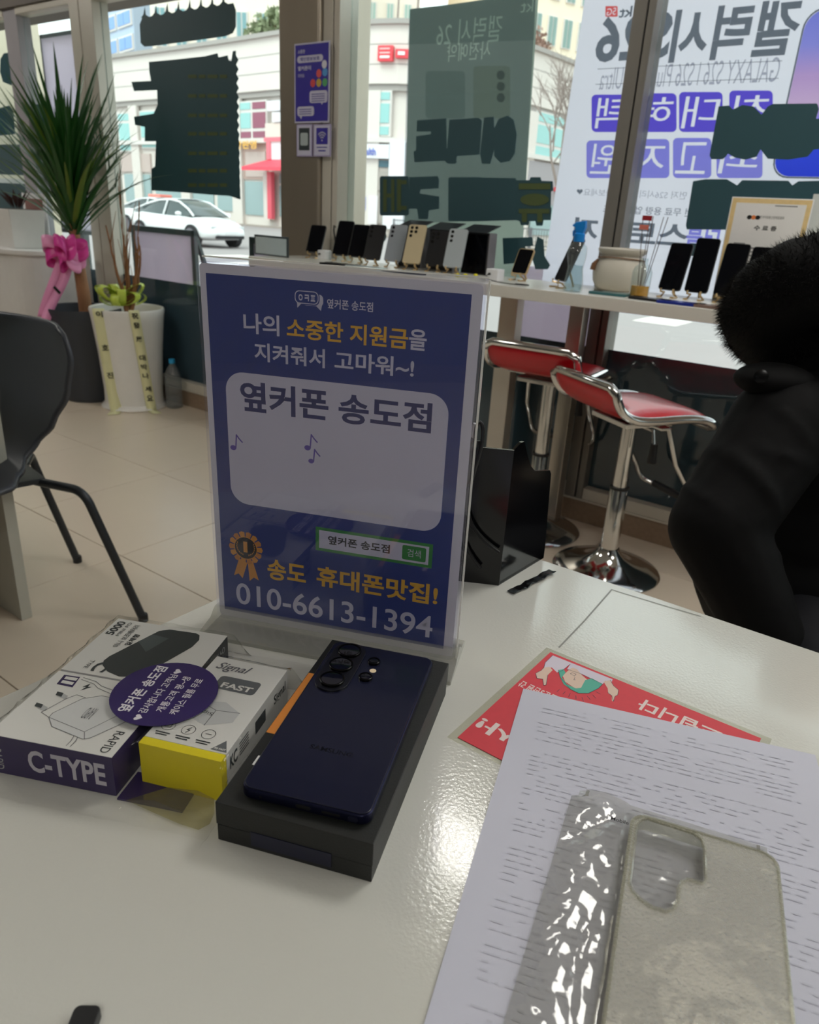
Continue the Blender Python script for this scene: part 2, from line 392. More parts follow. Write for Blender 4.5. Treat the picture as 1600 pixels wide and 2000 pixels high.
mb = MB(); prof = [(-.034, 0), (-.034, .004), (-.012, .0075), (-.004, .014), (.0045, .014), (.012, .0075), (.030, .004), (.030, 0)]
mb.prism(prof, lambda y, z: (-.0035, y, z), lambda y, z: (.216, y, z)); mb.build('base', clear('acrylic_base', (238, 238, 234), .22, .04, ior=1.5), sg, bevel=.0008)
SPN = Print(SPt(0, 0, .2), (1, 0, 0), -upv, -bkv, k=.001, parent=sg, lift=.00004)
NAVY = mat('navy_print', (18, 52, 130), .42); YEL = mat('yellow_print', (240, 186, 50), .5); SWH = mat('sign_white', (214, 214, 226), .5)
GRN = mat('green_print', (38, 140, 52), .5); VIO = mat('violet_print', (98, 80, 176), .5); DNV = mat('deep_navy', (20, 38, 105), .5)
SPN.poly(rrect(4.9, 6.8, 202.4, 290.7, .1), NAVY, 'blue_panel', 1)
SPN.poly(rrect(16.5, 77.5, 192.4, 186.6, 15, 8), SWH, 'white_panel', 2)
# speech bubble emblem
b1 = rrect(74.4, 13.6, 92.5, 22.6, 3.5)
SPN.polys([rrect(80, 15.4, 96, 23.6, 3)], SWH, 'emblem', 2); SPN.poly([(90, 23), (95, 23), (94.3, 26.6)], SWH, 'emblem', 2)
SPN.poly(rrect(73.6, 12.8, 93.3, 23.4, 4), NAVY, 'emblem', 3); SPN.poly(rrect(74.4, 13.6, 92.5, 22.6, 3.4), SWH, 'emblem', 4)
SPN.poly([(76, 21.5), (80, 22), (76.3, 25.8)], SWH, 'emblem', 4)
SPN.poly(rrect(75, 14.2, 91.9, 22.0, 3), NAVY, 'emblem', 5); SPN.text('ㅇㅋㅍ', 77.3, 16, 90, 20.6, SWH, .03, lv=6)
SPN.text('옆커폰 송도점', 98.9, 17.6, 133.1, 24.3, SWH, .015, lv=3)
SPN.text('나의', 33.5, 32.6, 62, 47.6, SWH, .02, lv=3); SPN.text('소중한 지원금', 67.8, 33.4, 159.6, 47.9, YEL, .022, lv=3); SPN.text('을', 160.2, 33.2, 173, 47.8, SWH, .02, lv=3)
SPN.text('지켜줘서', 41.5, 53.6, 97.5, 67.6, SWH, .02, lv=3); SPN.text('고마워~!', 105, 53.7, 165, 67.9, SWH, .02, lv=3)
SPN.text('옆커폰', 28.4, 83.8, 100.5, 107.7, DNV, .042, lv=3); SPN.text('송도점', 108.5, 84.8, 180.2, 107.7, DNV, .042, lv=3)
for cx, cy, k in ((20.5, 139, 1), (83.5, 131, 1), (86.5, 141.5, .9)):
    SPN.poly(ell(cx, cy, 2.6 * k, 2.1 * k), VIO, 'music_note', 3)
    SPN.strokes([[(cx + 2.2 * k, cy), (cx + 3.2 * k, cy - 11 * k)], [(cx + 3.2 * k, cy - 11 * k), (cx + 5.5 * k, cy - 8 * k), (cx + 8 * k, cy - 5.5 * k)]], 1.1, VIO, 'music_note', 3)
# green search field
SPN.poly(rrect(90.2, 197.0, 187.8, 218.2, .1), GRN, 'search_frame', 2); SPN.poly(rrect(93.2, 199.6, 184.8, 215.6, .1), SWH, 'search_field', 3)
SPN.text('옆커폰 송도점', 100.8, 203.2, 153, 211, BLACK, .035, lv=4); SPN.poly(rrect(163.2, 201.2, 182.6, 213.8, 1.5), GRN, 'search_button', 4)
SPN.text('검색', 167.5, 204, 178.4, 210.8, SWH, .0, lv=5)
# rosette
MG = mat('rosette_gold', (214, 140, 54), .45); MG2 = mat('rosette_amber', (232, 160, 60), .45); MDK = mat('rosette_dark', (34, 28, 30), .5)
SPN.polys([[(21, 238), (15.5, 255), (20, 252.5), (23.5, 256.5), (28.5, 241)], [(29, 240), (30, 258), (34, 254), (38.5, 256), (33.5, 238)]], MG2, 'rosette_ribbon', 2)
for k in range(14):
    a = 2 * pi * k / 14; r0, r1, h = 9.8, 14.6, .19
    SPN.poly([(27.6 + r0 * cos(a - h), 227 + r0 * sin(a - h)), (27.6 + r1 * cos(a - h * .95), 227 + r1 * sin(a - h * .95)), (27.6 + (r1 + .9) * cos(a), 227 + (r1 + .9) * sin(a)), (27.6 + r1 * cos(a + h * .95), 227 + r1 * sin(a + h * .95)), (27.6 + r0 * cos(a + h), 227 + r0 * sin(a + h))], MG if k % 2 else MG2, 'rosette_petal', 3)
SPN.poly(ell(27.6, 227, 10.6, 10.6), MG2, 'rosette_ring', 4); SPN.poly(ell(27.6, 227, 10, 10), MDK, 'rosette_disc', 5)
SPN.text('1', 25.6, 221, 29.2, 231, MG2, .02, lv=6)
lea = []
for sgn in (-1, 1):
    for k in range(8):
        a = radians(90 - sgn * (18 + k * 14)); x, y = 27.6 + 7.6 * cos(a), 227 + 7.6 * sin(a); lea.append([(x, y), (x + sgn * 1.2, y - 1.2), (x + .2 * sgn, y - 1.9)])
SPN.polys(lea, MG2, 'laurel', 6)
SPN.text('송도', 46.9, 233.3, 81.5, 252.8, YEL, .03, lv=3); SPN.text('휴대폰맛집!', 91, 232.2, 194.4, 251.2, YEL, .03, lv=3)
SPN.text('010-6613-1394', 16.8, 261.5, 192, 282.6, SWH, .012, lv=3, res=6)
# ---------------------------------------------------------- phone box and phone
BXX, BYY, BA, BW_, BL_, BH_ = -.0548, .4977, -.2516, .0941, .1817, .0285
bx = thing('phone_box', 'black cardboard phone box lying flat under the dark blue phone', 'box', (BXX, BYY, T), BA)
BOXM = mat('black_card', (25, 27, 26), .55, bump=.12, bscale=900)
MB().box(0, -BL_, 0, BW_, 0, .012).build('tray', BOXM, bx, bevel=.0006)
MB().box(-.0004, -BL_ - .0004, .0124, BW_ + .0004, .0004, BH_).build('lid', BOXM, bx, bevel=.0006)
MB().box(.0215, -BL_ - .0008, .0035, .0705, -BL_ + .001, .0135).build('navy_label', mat('navy_label', (17, 20, 48), .4), bx)
MB().box(.0003, -.118, BH_, .0105, -.048, BH_ + .0002).build('orange_strip', mat('orange_sticker', (226, 142, 62), .55), bx)
MB().box(.0055, -.148, BH_, .0150, -.1395, BH_ + .0002).build('white_sticker', WHITE, bx)
PHX, PHY, PA = -.0524, .484, -.227
ph = thing('smartphone', 'dark blue smartphone lying face down on its black box', 'phone', (PHX + .0015, PHY + .0014, T + BH_), PA)
PBL = mat('phone_navy_glass', (20, 23, 44), .24, var=.06, scale=3, coat=.3); PFR = mat('phone_frame_navy', (20, 23, 52), .3, .7)
PW, PL = .0781, .1636
MB().pxy(rrect(0, -PL, PW, 0, .0068, 8), .0006, .0074).build('frame', PFR, ph, bevel=.0011, seg=3)
MB().pxy(rrect(.0012, -PL + .0012, PW - .0012, -.0012, .0058, 8), .0072, .0080).build('back_glass', PBL, ph, bevel=.0003)
MB().pxy(rrect(.0012, -PL + .0012, PW - .0012, -.0012, .0058, 8), .0, .0008).build('screen', BLKGLOSS, ph)
island = MB().pxy(rrect(.0040, -.0645, .0280, -.0025, .012, 10), .0079, .0094).build('camera_island', mat('island_navy', (12, 13, 22), .35), ph, bevel=.0006, seg=3)
LRIM = mat('lens_rim', (20, 20, 22), .25, .8); LGL = mat('lens_glass', (3, 3, 5), .03, coat=1.)
def lens(x, y, r, z, par):
    l = MB().lathe([(r, 0), (r, .0016), (r - .0005, .0020), (r - .0011, .0020), (r - .0012, .0012), (0.0001, .0012)], (x, y, z), 32).build('camera_lens', LRIM, ph, smooth=True)
    MB().lathe([(r - .0012, 0), (r - .0014, .0003), (.0001, .0005)], (x, y, z + .0012), 32).build('lens_glass', LGL, l, smooth=True)
for y in (-.0145, -.0335, -.0525): lens(.0160, y, .0088, .0094, island)
lens(.0368, -.0200, .0046, .0080, ph); lens(.0368, -.0405, .0050, .0080, ph)
MB().lathe([(.0024, 0), (.0024, .0002), (.0001, .0003)], (.0392, -.0305, .0080), 20).build('flash', mat('flash_cream', (236, 214, 180), .4), ph)
php = Print((0, 0, .00803), (1, 0, 0), (0, -1, 0), (0, 0, 1), parent=ph, lift=.00006)
php.text('SAMSUNG', .0260, .1175, .0535, .1215, mat('etched_logo', (8, 9, 16), .3), .02, lv=1)
bpn = lambda *b, m, nm, **k: MB().box(*b).build(nm, m, ph, **k)
MB().pxz(rrect(.0345, .0027, .0435, .0053, .0013), -PL - .0002, -PL + .001).build('charging_port', BLACK, ph)
MB().pxz(rrect(.0125, .0034, .0140, .0046, .0007), -PL - .0002, -PL + .001).build('microphone_hole', BLACK, ph)
MB().pxz(rrect(.0500, .0032, .0610, .0048, .0008), -PL - .0002, -PL + .001).build('speaker_slot', BLACK, ph)
MB().pxz(rrect(.0655, .0024, .0712, .0056, .0014), -PL - .0006, -PL + .001).build('stylus_end', mat('stylus_end', (42, 44, 66), .3, .5), ph)
# ---------------------------------------------------------- accessory boxes
def rot2(x, y, a): return (x * cos(a) - y * sin(a), x * sin(a) + y * cos(a))
CARD = mat('white_card', (222, 222, 220), .35); PUR = mat('purple_card', (44, 28, 84), .35); YELC = mat('yellow_card', (232, 214, 24), .4); DKG = mat('charcoal_print', (42, 50, 54), .4); LG = mat('light_grey_print', (176, 178, 180), .5)
PL2 = mat('product_white', (236, 237, 238), .5); GR2 = mat('line_grey', (104, 106, 112), .5)
A1 = radians(-10); H1 = .030
rb = thing('charger_box', 'flat white and purple charger box with C-TYPE on its purple front side', 'box', (-.2535, .3645, T), A1)
MB().box(0, 0, .0002, .0845, .0705, H1).build('carton', PUR, rb, bevel=.0005)
MB().box(.0002, .0002, H1 - .0005, .0843, .0703, H1 + .0002).build('white_top', CARD, rb)
P1 = Print((0, .0705, H1 + .0003), (1, 0, 0), (0, -1, 0), (0, 0, 1), k=.001, parent=rb, lift=.00008)  # mm, top view
rbz = lambda l: [((lambda q, dx, dy: ((dx * cos(-A1) - dy * sin(-A1)) * 1000, (.0705 - (dx * sin(-A1) + dy * cos(-A1))) * 1000))(0, at_z(x / 2.667, 1180 + y / 2.667, T + H1).x + .2535, at_z(x / 2.667, 1180 + y / 2.667, T + H1).y - .3645)) for x, y in l]
body_ = rbz([(255, 592), (275, 570), (430, 495), (530, 480), (660, 505), (650, 560), (690, 600), (470, 700), (430, 706), (270, 640)])
P1.poly(body_, mat('printed_plug_shade', (212, 214, 216), .5), 'printed_adapter', 1); P1.strokes([body_ + body_[:1], rbz([(255, 592), (440, 668), (660, 560)]), rbz([(440, 668), (440, 706)])], .45, GR2, 'printed_line', 2)
P1.strokes([rbz([(345, 495), (400, 475), (445, 490)]), rbz([(245, 550), (345, 495)]), rbz([(215, 565), (255, 592)]), rbz([(215, 565), (245, 550)])], .45, GR2, 'printed_line', 2)
for l in ([(318, 462), (355, 480), (340, 500), (300, 482)], [(212, 520), (250, 540), (236, 560), (195, 542)]): P1.poly(rbz(l), LG, 'printed_pin', 2)
for l in ([(300, 458), (332, 466), (320, 486), (290, 476)], [(192, 515), (226, 526), (214, 545), (180, 534)]): P1.poly(rbz(l), DKG, 'printed_pin_tip', 3)
P1.strokes([rbz([(435, 385), (500, 405), (530, 430), (600, 455)]), rbz([(425, 395), (490, 418), (510, 440), (590, 475)]), rbz([(345, 740), (370, 715), (385, 690)]), rbz([(365, 745), (395, 715), (405, 695)])], .45, GR2, 'printed_cable', 2)
q_ = rbz([(420, 590), (515, 550)]); P1.text('RAPID', q_[0][0], min(q_[0][1], q_[1][1]), q_[1][0], max(q_[0][1], q_[1][1]) + 1, GR2, .0, rot=2, lv=3); P1.text('RAPID', 74, 48, 80, 68, DKG, .0, rot=3, lv=2)
P1.poly(rbz([(335, 370), (418, 382), (378, 436), (295, 418)]), PUR, 'small_label', 1); P1.polys([rbz([(345, 378), (408, 388), (396, 402), (334, 392)]), rbz([(328, 398), (388, 410), (376, 424), (316, 412)])], CARD, 'small_label_text', 2)
P1.poly([(30, 8), (27, 13), (29.5, 12.5), (28, 17), (33, 11.5), (30.5, 12)], DKG, 'bolt_icon', 2)
P1f = Print((0, -.0001, H1), (1, 0, 0), (0, 0, -1), (0, -1, 0), k=.001, parent=rb, lift=.0001)
P1f.text('C-TYPE', 26, 6, 79, 23, mat('lilac_white', (196, 192, 206), .5), .03, lv=1); P1f.text('RAPID', 1.5, 10, 8, 26, LG, .0, lv=1, rot=3)
pb = thing('power_bank_box', 'white box with a printed black power bank, behind the C-TYPE box', 'box', (-.2410, .4360, T), A1)
MB().box(0, 0, .0002, .0935, .0735, H1).build('carton', CARD, pb, bevel=.0005)
MB().box(.0925, .001, .0006, .0937, .0725, H1 - .0002).build('black_side', mat('black_card_side', (28, 34, 38), .4), pb)
P2 = Print((0, .0735, H1 + .0001), (1, 0, 0), (0, -1, 0), (0, 0, 1), k=.001, parent=pb, lift=.00008)
def zl(l, bx_, by_, a, L_, h):
    out = []
    for x, y in l:
        q = at_z(x / 2.667, 1180 + y / 2.667, T + h); dx, dy = q.x - bx_, q.y - by_; out.append(((dx * cos(-a) - dy * sin(-a)) * 1000, (L_ - (dx * sin(-a) + dy * cos(-a))) * 1000))
    return out
pbz = lambda l: zl(l, -.2410, .4360, A1, .0735, H1)
P2.poly(pbz([(885, 133), (1020, 152), (1040, 162), (1038, 188), (1000, 225), (760, 362), (700, 380), (620, 378), (560, 352), (535, 320), (540, 295), (570, 272), (830, 140)]), DKG, 'printed_power_bank', 1)
P2.poly(pbz([(720, 195), (800, 160), (880, 180), (760, 250)]), mat('printed_gloss', (74, 84, 88), .3), 'printed_highlight', 2)
P2.text('5000', 3, 4, 10, 24, DKG, .03, rot=1, lv=2); P2.text('MINI PO', 12, 4, 15, 24, DKG, .0, rot=1, lv=2); P2.text('미니 보조배터리', 18, 6, 23, 38, DKG, .01, rot=1, lv=2); P2.text('일체형', 25, 18, 30, 34, DKG, .03, rot=1, lv=2)
P2.text('C', 20, 58, 31, 70, DKG, .03, rot=3, lv=2); P2.text('TYPE', 14, 58, 17, 68, DKG, .0, rot=3, lv=2)
P2s = Print((.0938, .0725, H1), (0, -1, 0), (0, 0, -1), (1, 0, 0), k=.001, parent=pb, lift=.0001)
P2s.text('50000', 6, 14, 40, 24, LG, .03, lv=1, rot=2); P2s.text('MINI PO', 6, 5, 30, 10, LG, .0, lv=1, rot=2)
A2 = radians(-13); H2 = .0315
sb = thing('adapter_box', 'white adapter box with yellow front end beside the C-TYPE box', 'box', (-.1590, .3630, T), A2)
MB().box(0, .0068, .0002, .0560, .1010, H2).build('carton', CARD, sb, bevel=.0004)
MB().box(0, 0, .0002, .0560, .0066, H2).build('yellow_end', YELC, sb, bevel=.0004)
P3 = Print((0, .1010, H2 + .0001), (1, 0, 0), (0, -1, 0), (0, 0, 1), k=.001, parent=sb, lift=.00008)
P3.text('Signal', 6, 6, 32, 17, mat('script_grey', (96, 96, 104), .5), .012, shear=.35, lv=2); P3.poly(rrect(15, 21, 46, 36, 3), mat('silver_print', (112, 116, 120), .3, .3), 'fast_badge', 1); P3.text('FAST', 20, 28, 43, 34, CARD, .04, lv=3)
P3.poly([(14, 52), (32, 48), (46, 56), (46, 66), (30, 74), (14, 68)], mat('printed_plug', (198, 200, 202), .4), 'printed_plug', 1); P3.strokes([[(14, 52), (30, 58), (46, 56)], [(30, 58), (30, 74)]], .5, GR2, 'printed_line', 2); P3.text('Sign', 20, 60, 30, 64, DKG, .0, rot=2, lv=3)
for cx in (9, 23, 37):
    P3.strokes([ell(cx, 81, 4.4, 4.4, 20) + [(cx + 4.4, 81)]], .35, DKG, 'icon_ring', 2); P3.polys([rrect(cx - 5, 87.5, cx + 5, 88.5, .3), rrect(cx - 4, 89.5, cx + 4, 90.4, .3)], DKG, 'icon_caption', 2)
P3.strokes([[(7, 79.5), (7, 82.5), (11, 82.5), (11, 79.5)], [(24, 78.5), (22, 81.2), (24, 81), (22.5, 84)], [(35, 81), (39, 81)]], .5, DKG, 'icon_mark', 3)
P3.poly([(50.5, 83), (44.5, 93), (55.5, 93)], mat('badge_grey', (100, 104, 108), .5), 'pd_badge', 1); P3.text('PD FAST', 46.5, 90.4, 54, 92, CARD, .03, lv=2)
P3s = Print((.0561, .0066, H2), (0, 1, 0), (0, 0, -1), (1, 0, 0), k=.001, parent=sb, lift=.0001)
P3s.text('KC', 4, 5, 14, 15, DKG, .03, lv=1); P3s.polys([rrect(17, 5 + 2.2 * k, 30, 6 + 2.2 * k, .3) for k in range(5)] + [rrect(40, 6, 56, 16, .5)], DKG, 'side_print', 1); P3s.text('Signal', 70, 6, 90, 16, DKG, .02, lv=1)
# purple flap under the boxes
fp = thing('purple_card', 'small dark purple card lying on the desk below the C-TYPE box', 'card', (*dpx(236, 1553), T), A1)
MB().box(0, -.004, 0, .043, .02, .0012).build('card', PUR, fp)
# oval sticker on the bag
st = thing('oval_sticker', 'purple oval sticker with white lettering on top of the wrapped boxes', 'sticker', (*dpx(322, 1352, T + .034), T + .0336), radians(-11))
mb = MB(); mb.pxy(ell(0, 0, .0455, .0335, 48), 0, .0004)
PUS = mat('sticker_purple', (48, 32, 98), .25, var=.12, scale=40, coat=.4)
STP = Print((0, 0, .0004), (cos(radians(91)), sin(radians(91)), 0), (sin(radians(91)), -cos(radians(91)), 0), (0, 0, 1), k=.001, parent=st, lift=.00008)
MB().pxy(ell(0, 0, .0352, .0352, 48), 0, .0004).build('disc', PUS, st)
STW = mat('sticker_white', (226, 222, 232), .4)
STP.text('옆커폰 송도점', -26, -20.5, 27, -11.5, STW, .035, lv=1); STP.text('감사합니다 고객님', -24, -6.5, 20, -.5, STW, .01, lv=1)
STP.text('개통고객 평~생', -20, 3.5, 20, 9.5, STW, .01, lv=1); STP.text('케이스 필름 무료', -20, 13, 20, 19, STW, .01, lv=1)
def heart(cx, cy, r): return [(cx + r * .062 * 16 * sin(a) ** 3, cy - r * .062 * (13 * cos(a) - 5 * cos(2 * a) - 2 * cos(3 * a) - cos(4 * a))) for a in [2 * pi * k / 20 for k in range(20)]]
STP.polys([heart(-28.5, -3.2, 3), heart(24, -3.2, 3)], STW, 'heart', 1)
# clear shrink bag drawn over the boxes
boxes = [(-.2535, .3645, A1, .0845, .0705, H1), (-.2410, .4360, A1, .0935, .0735, H1), (-.1590, .3630, A2, .0560, .1010, H2)]
def bagh(x, y):
    best = 0
    for bx_, by_, a, w, l, h in boxes:
        dx, dy = x - bx_, y - by_; u, v = dx * cos(-a) - dy * sin(-a), dx * sin(-a) + dy * cos(-a)
        d = max(-u, u - w, -v, v - l, 0); k = max(0, 1 - d / .016); best = max(best, h * (k * k * (3 - 2 * k)))
    return best
rn = random.Random(3); ripples = [(rn.uniform(0, pi), rn.uniform(150, 420), rn.uniform(0, 6), rn.uniform(.2, 1)) for _ in range(9)]
def wav(x, y): return sum(a * abs(sin((x * cos(t) + y * sin(t)) * f + p)) for t, f, p, a in ripples) / 9
bg_ = thing('plastic_bag', 'crinkled clear plastic bag wrapped around the charger boxes', 'bag', (-.18, .43, T))
def bagpt(s, t_):
    x = -.268 + s * .205 + .012 * t_; y = .345 + t_ * .185 - s * .035
    x = min(x, -.0548 - .257 * (.4977 - y) - .005)
    b = bagh(x, y); return (x + .18, y - .43, max(b + .0012 + .0020 * wav(x, y) * (.22 if b > .028 else 2.6), .0015))
mb = MB(); mb.grid(bagpt, 74, 66); mb.build('film', clear('bag_film', (252, 252, 251), .01, .05, bump=.06, bscale=30, ior=1.36, gl=.45), bg_, smooth=True)
tail = [at_z(*p, T) for p in [(246, 1566), (300, 1590), (350, 1612), (388, 1624), (410, 1612), (419, 1592), (418, 1530), (330, 1540)]]
mb = MB((-.18, .43, T)); c_ = sum(tail, Vector()) / len(tail); n_ = len(tail)
mb.add([p + Vector((0, 0, .0012)) for p in tail] + [c_ + (p - c_) * .5 + Vector((0, 0, .0045)) for p in tail] + [c_ + Vector((0, 0, .003))], [(i, (i + 1) % n_, n_ + (i + 1) % n_, n_ + i) for i in range(n_)] + [(n_ + i, n_ + (i + 1) % n_, 2 * n_) for i in range(n_)])
mb.build('bag_tail', clear('bag_tail_film', (226, 222, 196), .12, .05, bump=.4, bscale=60), bg_, smooth=True)
# ---------------------------------------------------------- papers
RF = radians(-35.5); rf0 = at_z(1075, 1275, T)
fy = thing('red_flyer', 'red laminated flyer with a bowing cartoon woman, upside down under the white sheet', 'flyer', rf0, RF)
MB().box(-.006, -.150, .0002, .178, .005, .0006).build('laminate', clear('laminate', (250, 250, 246), .0, .15), fy)
REDP = mat('flyer_red', (206, 52, 66), .5, var=.08, scale=120)
MB().box(0, -.1455, .0002, .1715, 0, .0007).build('red_print', REDP, fy)
def fmm(px, py):
    q = at_z(px, py, T) - rf0; return ((q.x * cos(-RF) - q.y * sin(-RF)) * 1000, -(q.x * sin(-RF) + q.y * cos(-RF)) * 1000)
FP = Print((0, 0, .00072), (1, 0, 0), (0, -1, 0), (0, 0, 1), k=.001, parent=fy, lift=.00006)
def zpx(l, ox=1000, oy=1260, s=3.077): return [fmm(ox + x / s, oy + y / s) for x, y in l]
FW = mat('flyer_white', (222, 206, 204), .5); LIL = mat('shirt_lilac', (206, 198, 214), .5); TEAL = mat('hair_teal', (78, 168, 148), .5); SKN = mat('drawn_skin', (214, 188, 172), .5); LN = mat('drawn_line', (40, 56, 74), .5)
FP.poly(zpx([(245, 66), (200, 110), (192, 140), (240, 140), (272, 170), (300, 160), (350, 120), (330, 150), (420, 180), (545, 240), (560, 220), (600, 225), (605, 210)]), LIL, 'drawn_shirt', 1)
FP.polys([zpx([(345, 150), (365, 140), (390, 150), (420, 185), (455, 215), (420, 262), (380, 265), (320, 225), (305, 190)])], SKN, 'drawn_face', 2)
FP.poly(zpx([(278, 155), (310, 150), (322, 170), (300, 200), (330, 240), (385, 266), (415, 262), (440, 215), (480, 205), (545, 240), (520, 265), (460, 295), (400, 295), (350, 270), (310, 240), (290, 200)]), TEAL, 'drawn_hair', 3)
for hnd in [zpx([(190, 140), (225, 135), (245, 155), (215, 185), (205, 245), (190, 248), (185, 210), (150, 205), (142, 175), (175, 158)]), zpx([(550, 225), (590, 215), (610, 250), (640, 275), (635, 305), (618, 315), (610, 345), (600, 340), (600, 310), (578, 295), (575, 265)])]: FP.poly(hnd, SKN, 'drawn_hand', 2)
FP.strokes([zpx(l) for l in [[(245, 66), (200, 110), (192, 140), (175, 158), (142, 175), (150, 205), (185, 210), (190, 248), (205, 245), (215, 185)], [(272, 170), (300, 160), (350, 120)], [(330, 150), (420, 180), (545, 240)], [(278, 155), (290, 200), (350, 270), (400, 295), (460, 295), (520, 265), (545, 240)], [(590, 215), (610, 250), (640, 275), (635, 305), (618, 315), (610, 345), (600, 310), (575, 290)], [(350, 178), (362, 172), (385, 180), (375, 192), (350, 178)], [(378, 200), (372, 215), (382, 215)]]], .35, LN, 'drawn_outline', 4)
FP.strokes([zpx(l) for l in [[(270, 285), (285, 272)], [(305, 300), (320, 285)], [(340, 315), (350, 295)], [(385, 330), (383, 308)], [(430, 345), (420, 318)], [(470, 332), (452, 312)], [(505, 325), (485, 305)], [(530, 300), (505, 285)]]], .4, LN, 'drawn_tick', 2)
def ftext(s_, tl, br, bold):
    a = zpx([tl])[0]; b = zpx([br])[0]; FP.text(s_, min(a[0], b[0]), min(a[1], b[1]), max(a[0], b[0]), max(a[1], b[1]), FW, bold, rot=2, lv=2)
q = zpx([(790, 345), (1265, 480)])
FP.text('드립니다', q[0][0] - 2, q[0][1] - 4, q[1][0] + 3, q[0][1] + 12, FW, .03, rot=2, lv=2)
q = zpx([(45, 235), (280, 310)]); FP.text('금문3만원 간', q[0][0], q[0][1] - 5, q[1][0], q[0][1] + 4, FW, .02, rot=2, lv=2)
q = [fmm(985, 1437)]; FP.text('사!', q[0][0] - 22, q[0][1] - 8, q[0][0] + 10, q[0][1] + 8, FW, .04, rot=2, lv=2)
RA = radians(-16.4); a40 = at_z(1022, 1348, T); a40.z = T + .0012
a4 = thing('paper_sheet', 'white printed sheet lying on the desk under the phone case', 'paper', a40, RA)
def pap(s, t_): return (s * .210, -t_ * .297, .0004 + .0016 * sin(s * 3.1) * (.3 + .7 * sin(t_ * 2.6)) ** 2)
mb = MB(); mb.grid(pap, 14, 18); mb.build('sheet', mat('copy_paper', (196, 197, 212), .75, var=.02, scale=8), a4, smooth=True)
mb = MB(); FNT = mat('faint_print', (189, 190, 204), .8)
rr = random.Random(5)
for row in range(58):
    if row in (3, 10, 11, 22, 37, 50): continue
    x = .018
    while x < .19:
        w_ = rr.uniform(.002, .009)
        if rr.random() < .72 and x + w_ < .195 * (1 if rr.random() < .9 else .6):
            y = -.014 - row * .0047
            z_ = [pap(xx / .21, -yy / .297)[2] + .0003 for xx, yy in ((x, y), (x + w_, y), (x + w_, y - .0011), (x, y - .0011))]
            mb.add([(x, y, z_[0]), (x + w_, y, z_[1]), (x + w_, y - .0011, z_[2]), (x, y - .0011, z_[3])], [(0, 1, 2, 3)])
        x += w_ + .003
o = mb.build('faint_print', FNT, a4); o['kind'] = 'stuff'
# phone case in its bag
RC = radians(-20); c0 = at_z(1232, 1597, T + .010); c0.z = T + .0052
cb = thing('case_bag', 'open clear plastic sleeve lying on the printed sheet around the phone case', 'bag', at_z(1120, 1545, T + .004), RC)
def bg2(s, t_):
    x = s * .119 + (0 if t_ > .03 or (.06 < s < .94) else (.004 if s < .5 else -.004)); y = -t_ * .215
    r_ = .0014 + .0008 * sin(pi * s)
    if s < .30: r_ += .0034 * abs(sin(9 * s + 5 * t_ + 2.2 * sin(4 * t_))) ** .35 * sin(pi * min(s / .30, 1)) + .0022 * wav(x * 1.2, y * .5)
    else: r_ += .0005 * wav(x, y)
    return (x - .006 * t_ * (1 - s), y, r_)
mb = MB(); mb.grid(bg2, 60, 90); mb.build('sleeve_film', clear('sleeve_film', (226, 226, 222), .13, .07, bump=.5, bscale=30, ior=1.65), cb, smooth=True)
CBP = Print((0, 0, .0048), (1, 0, 0), (0, -1, 0), (0, 0, 1), k=.001, parent=cb, lift=.0001); CBP.text('Mobile', 25.5, 17.2, 36, 20.2, BLACK, .015, lv=1)
pc = thing('phone_case', 'transparent phone case with a camera cutout, in the plastic sleeve', 'phone case', c0, RC)
def cmm(x, y):
    q = at_z(960 + x / 2.5, 1520 + y / 2.5, T + .010) - c0; return (q.x * cos(-RC) - q.y * sin(-RC), q.x * sin(-RC) + q.y * cos(-RC))
hole = [cmm(*p) for p in [(700, 262), (722, 235), (755, 228), (980, 300), (1018, 330), (1032, 375), (1035, 532), (1022, 545), (945, 528), (918, 545), (905, 575), (900, 640), (880, 672), (840, 684), (780, 668), (720, 628), (680, 585), (668, 545)]]
CW, CL = .0815, .1680
outl = rrect(0, -CL, CW, 0, .010, 8)
def plate(name, out_, holes, z0, z1, m, par):
    cu = bpy.data.curves.new(name, 'CURVE'); cu.dimensions = '2D'; cu.fill_mode = 'BOTH'; cu.extrude = (z1 - z0) / 2
    for pts in [out_] + holes:
        sp = cu.splines.new('POLY'); sp.points.add(len(pts) - 1); sp.use_cyclic_u = True
        for i, (x, y) in enumerate(pts): sp.points[i].co = (x, y, 0, 1)
    o = bpy.data.objects.new(name, cu); COL.objects.link(o); bpy.context.view_layer.update()
    me = bpy.data.meshes.new_from_object(o.evaluated_get(bpy.context.evaluated_depsgraph_get())); bpy.data.objects.remove(o); bpy.data.curves.remove(cu)
    for v in me.vertices: v.co.z += (z0 + z1) / 2
    me.materials.clear(); me.materials.append(m); o = bpy.data.objects.new(name, me); COL.objects.link(o); o.parent = par; return o
plate('frosted_back', outl, [hole], .0085, .0098, clear('frosted_case', (238, 236, 230), .30, .30, bump=.8, bscale=500, ior=1.4), pc)
RIM = clear('clear_rim', (244, 244, 238), .10, .03, ior=1.6)
inner = rrect(.0016, -CL + .0016, CW - .0016, -.0016, .0088, 8)
plate('side_wall', outl, [inner], .0002, .0098, RIM, pc)
mb = MB(); mb.tube([(x, y, .0098) for x, y in rrect(.0008, -CL + .0008, CW - .0008, -.0008, .0094, 8)], .0011, 8, closed=True); mb.build('edge_bead', RIM, pc, smooth=True)
mb = MB(); mb.tube([(x, y, .0100) for x, y in hole], .0012, 8, closed=True); mb.build('cutout_bead', RIM, pc, smooth=True)
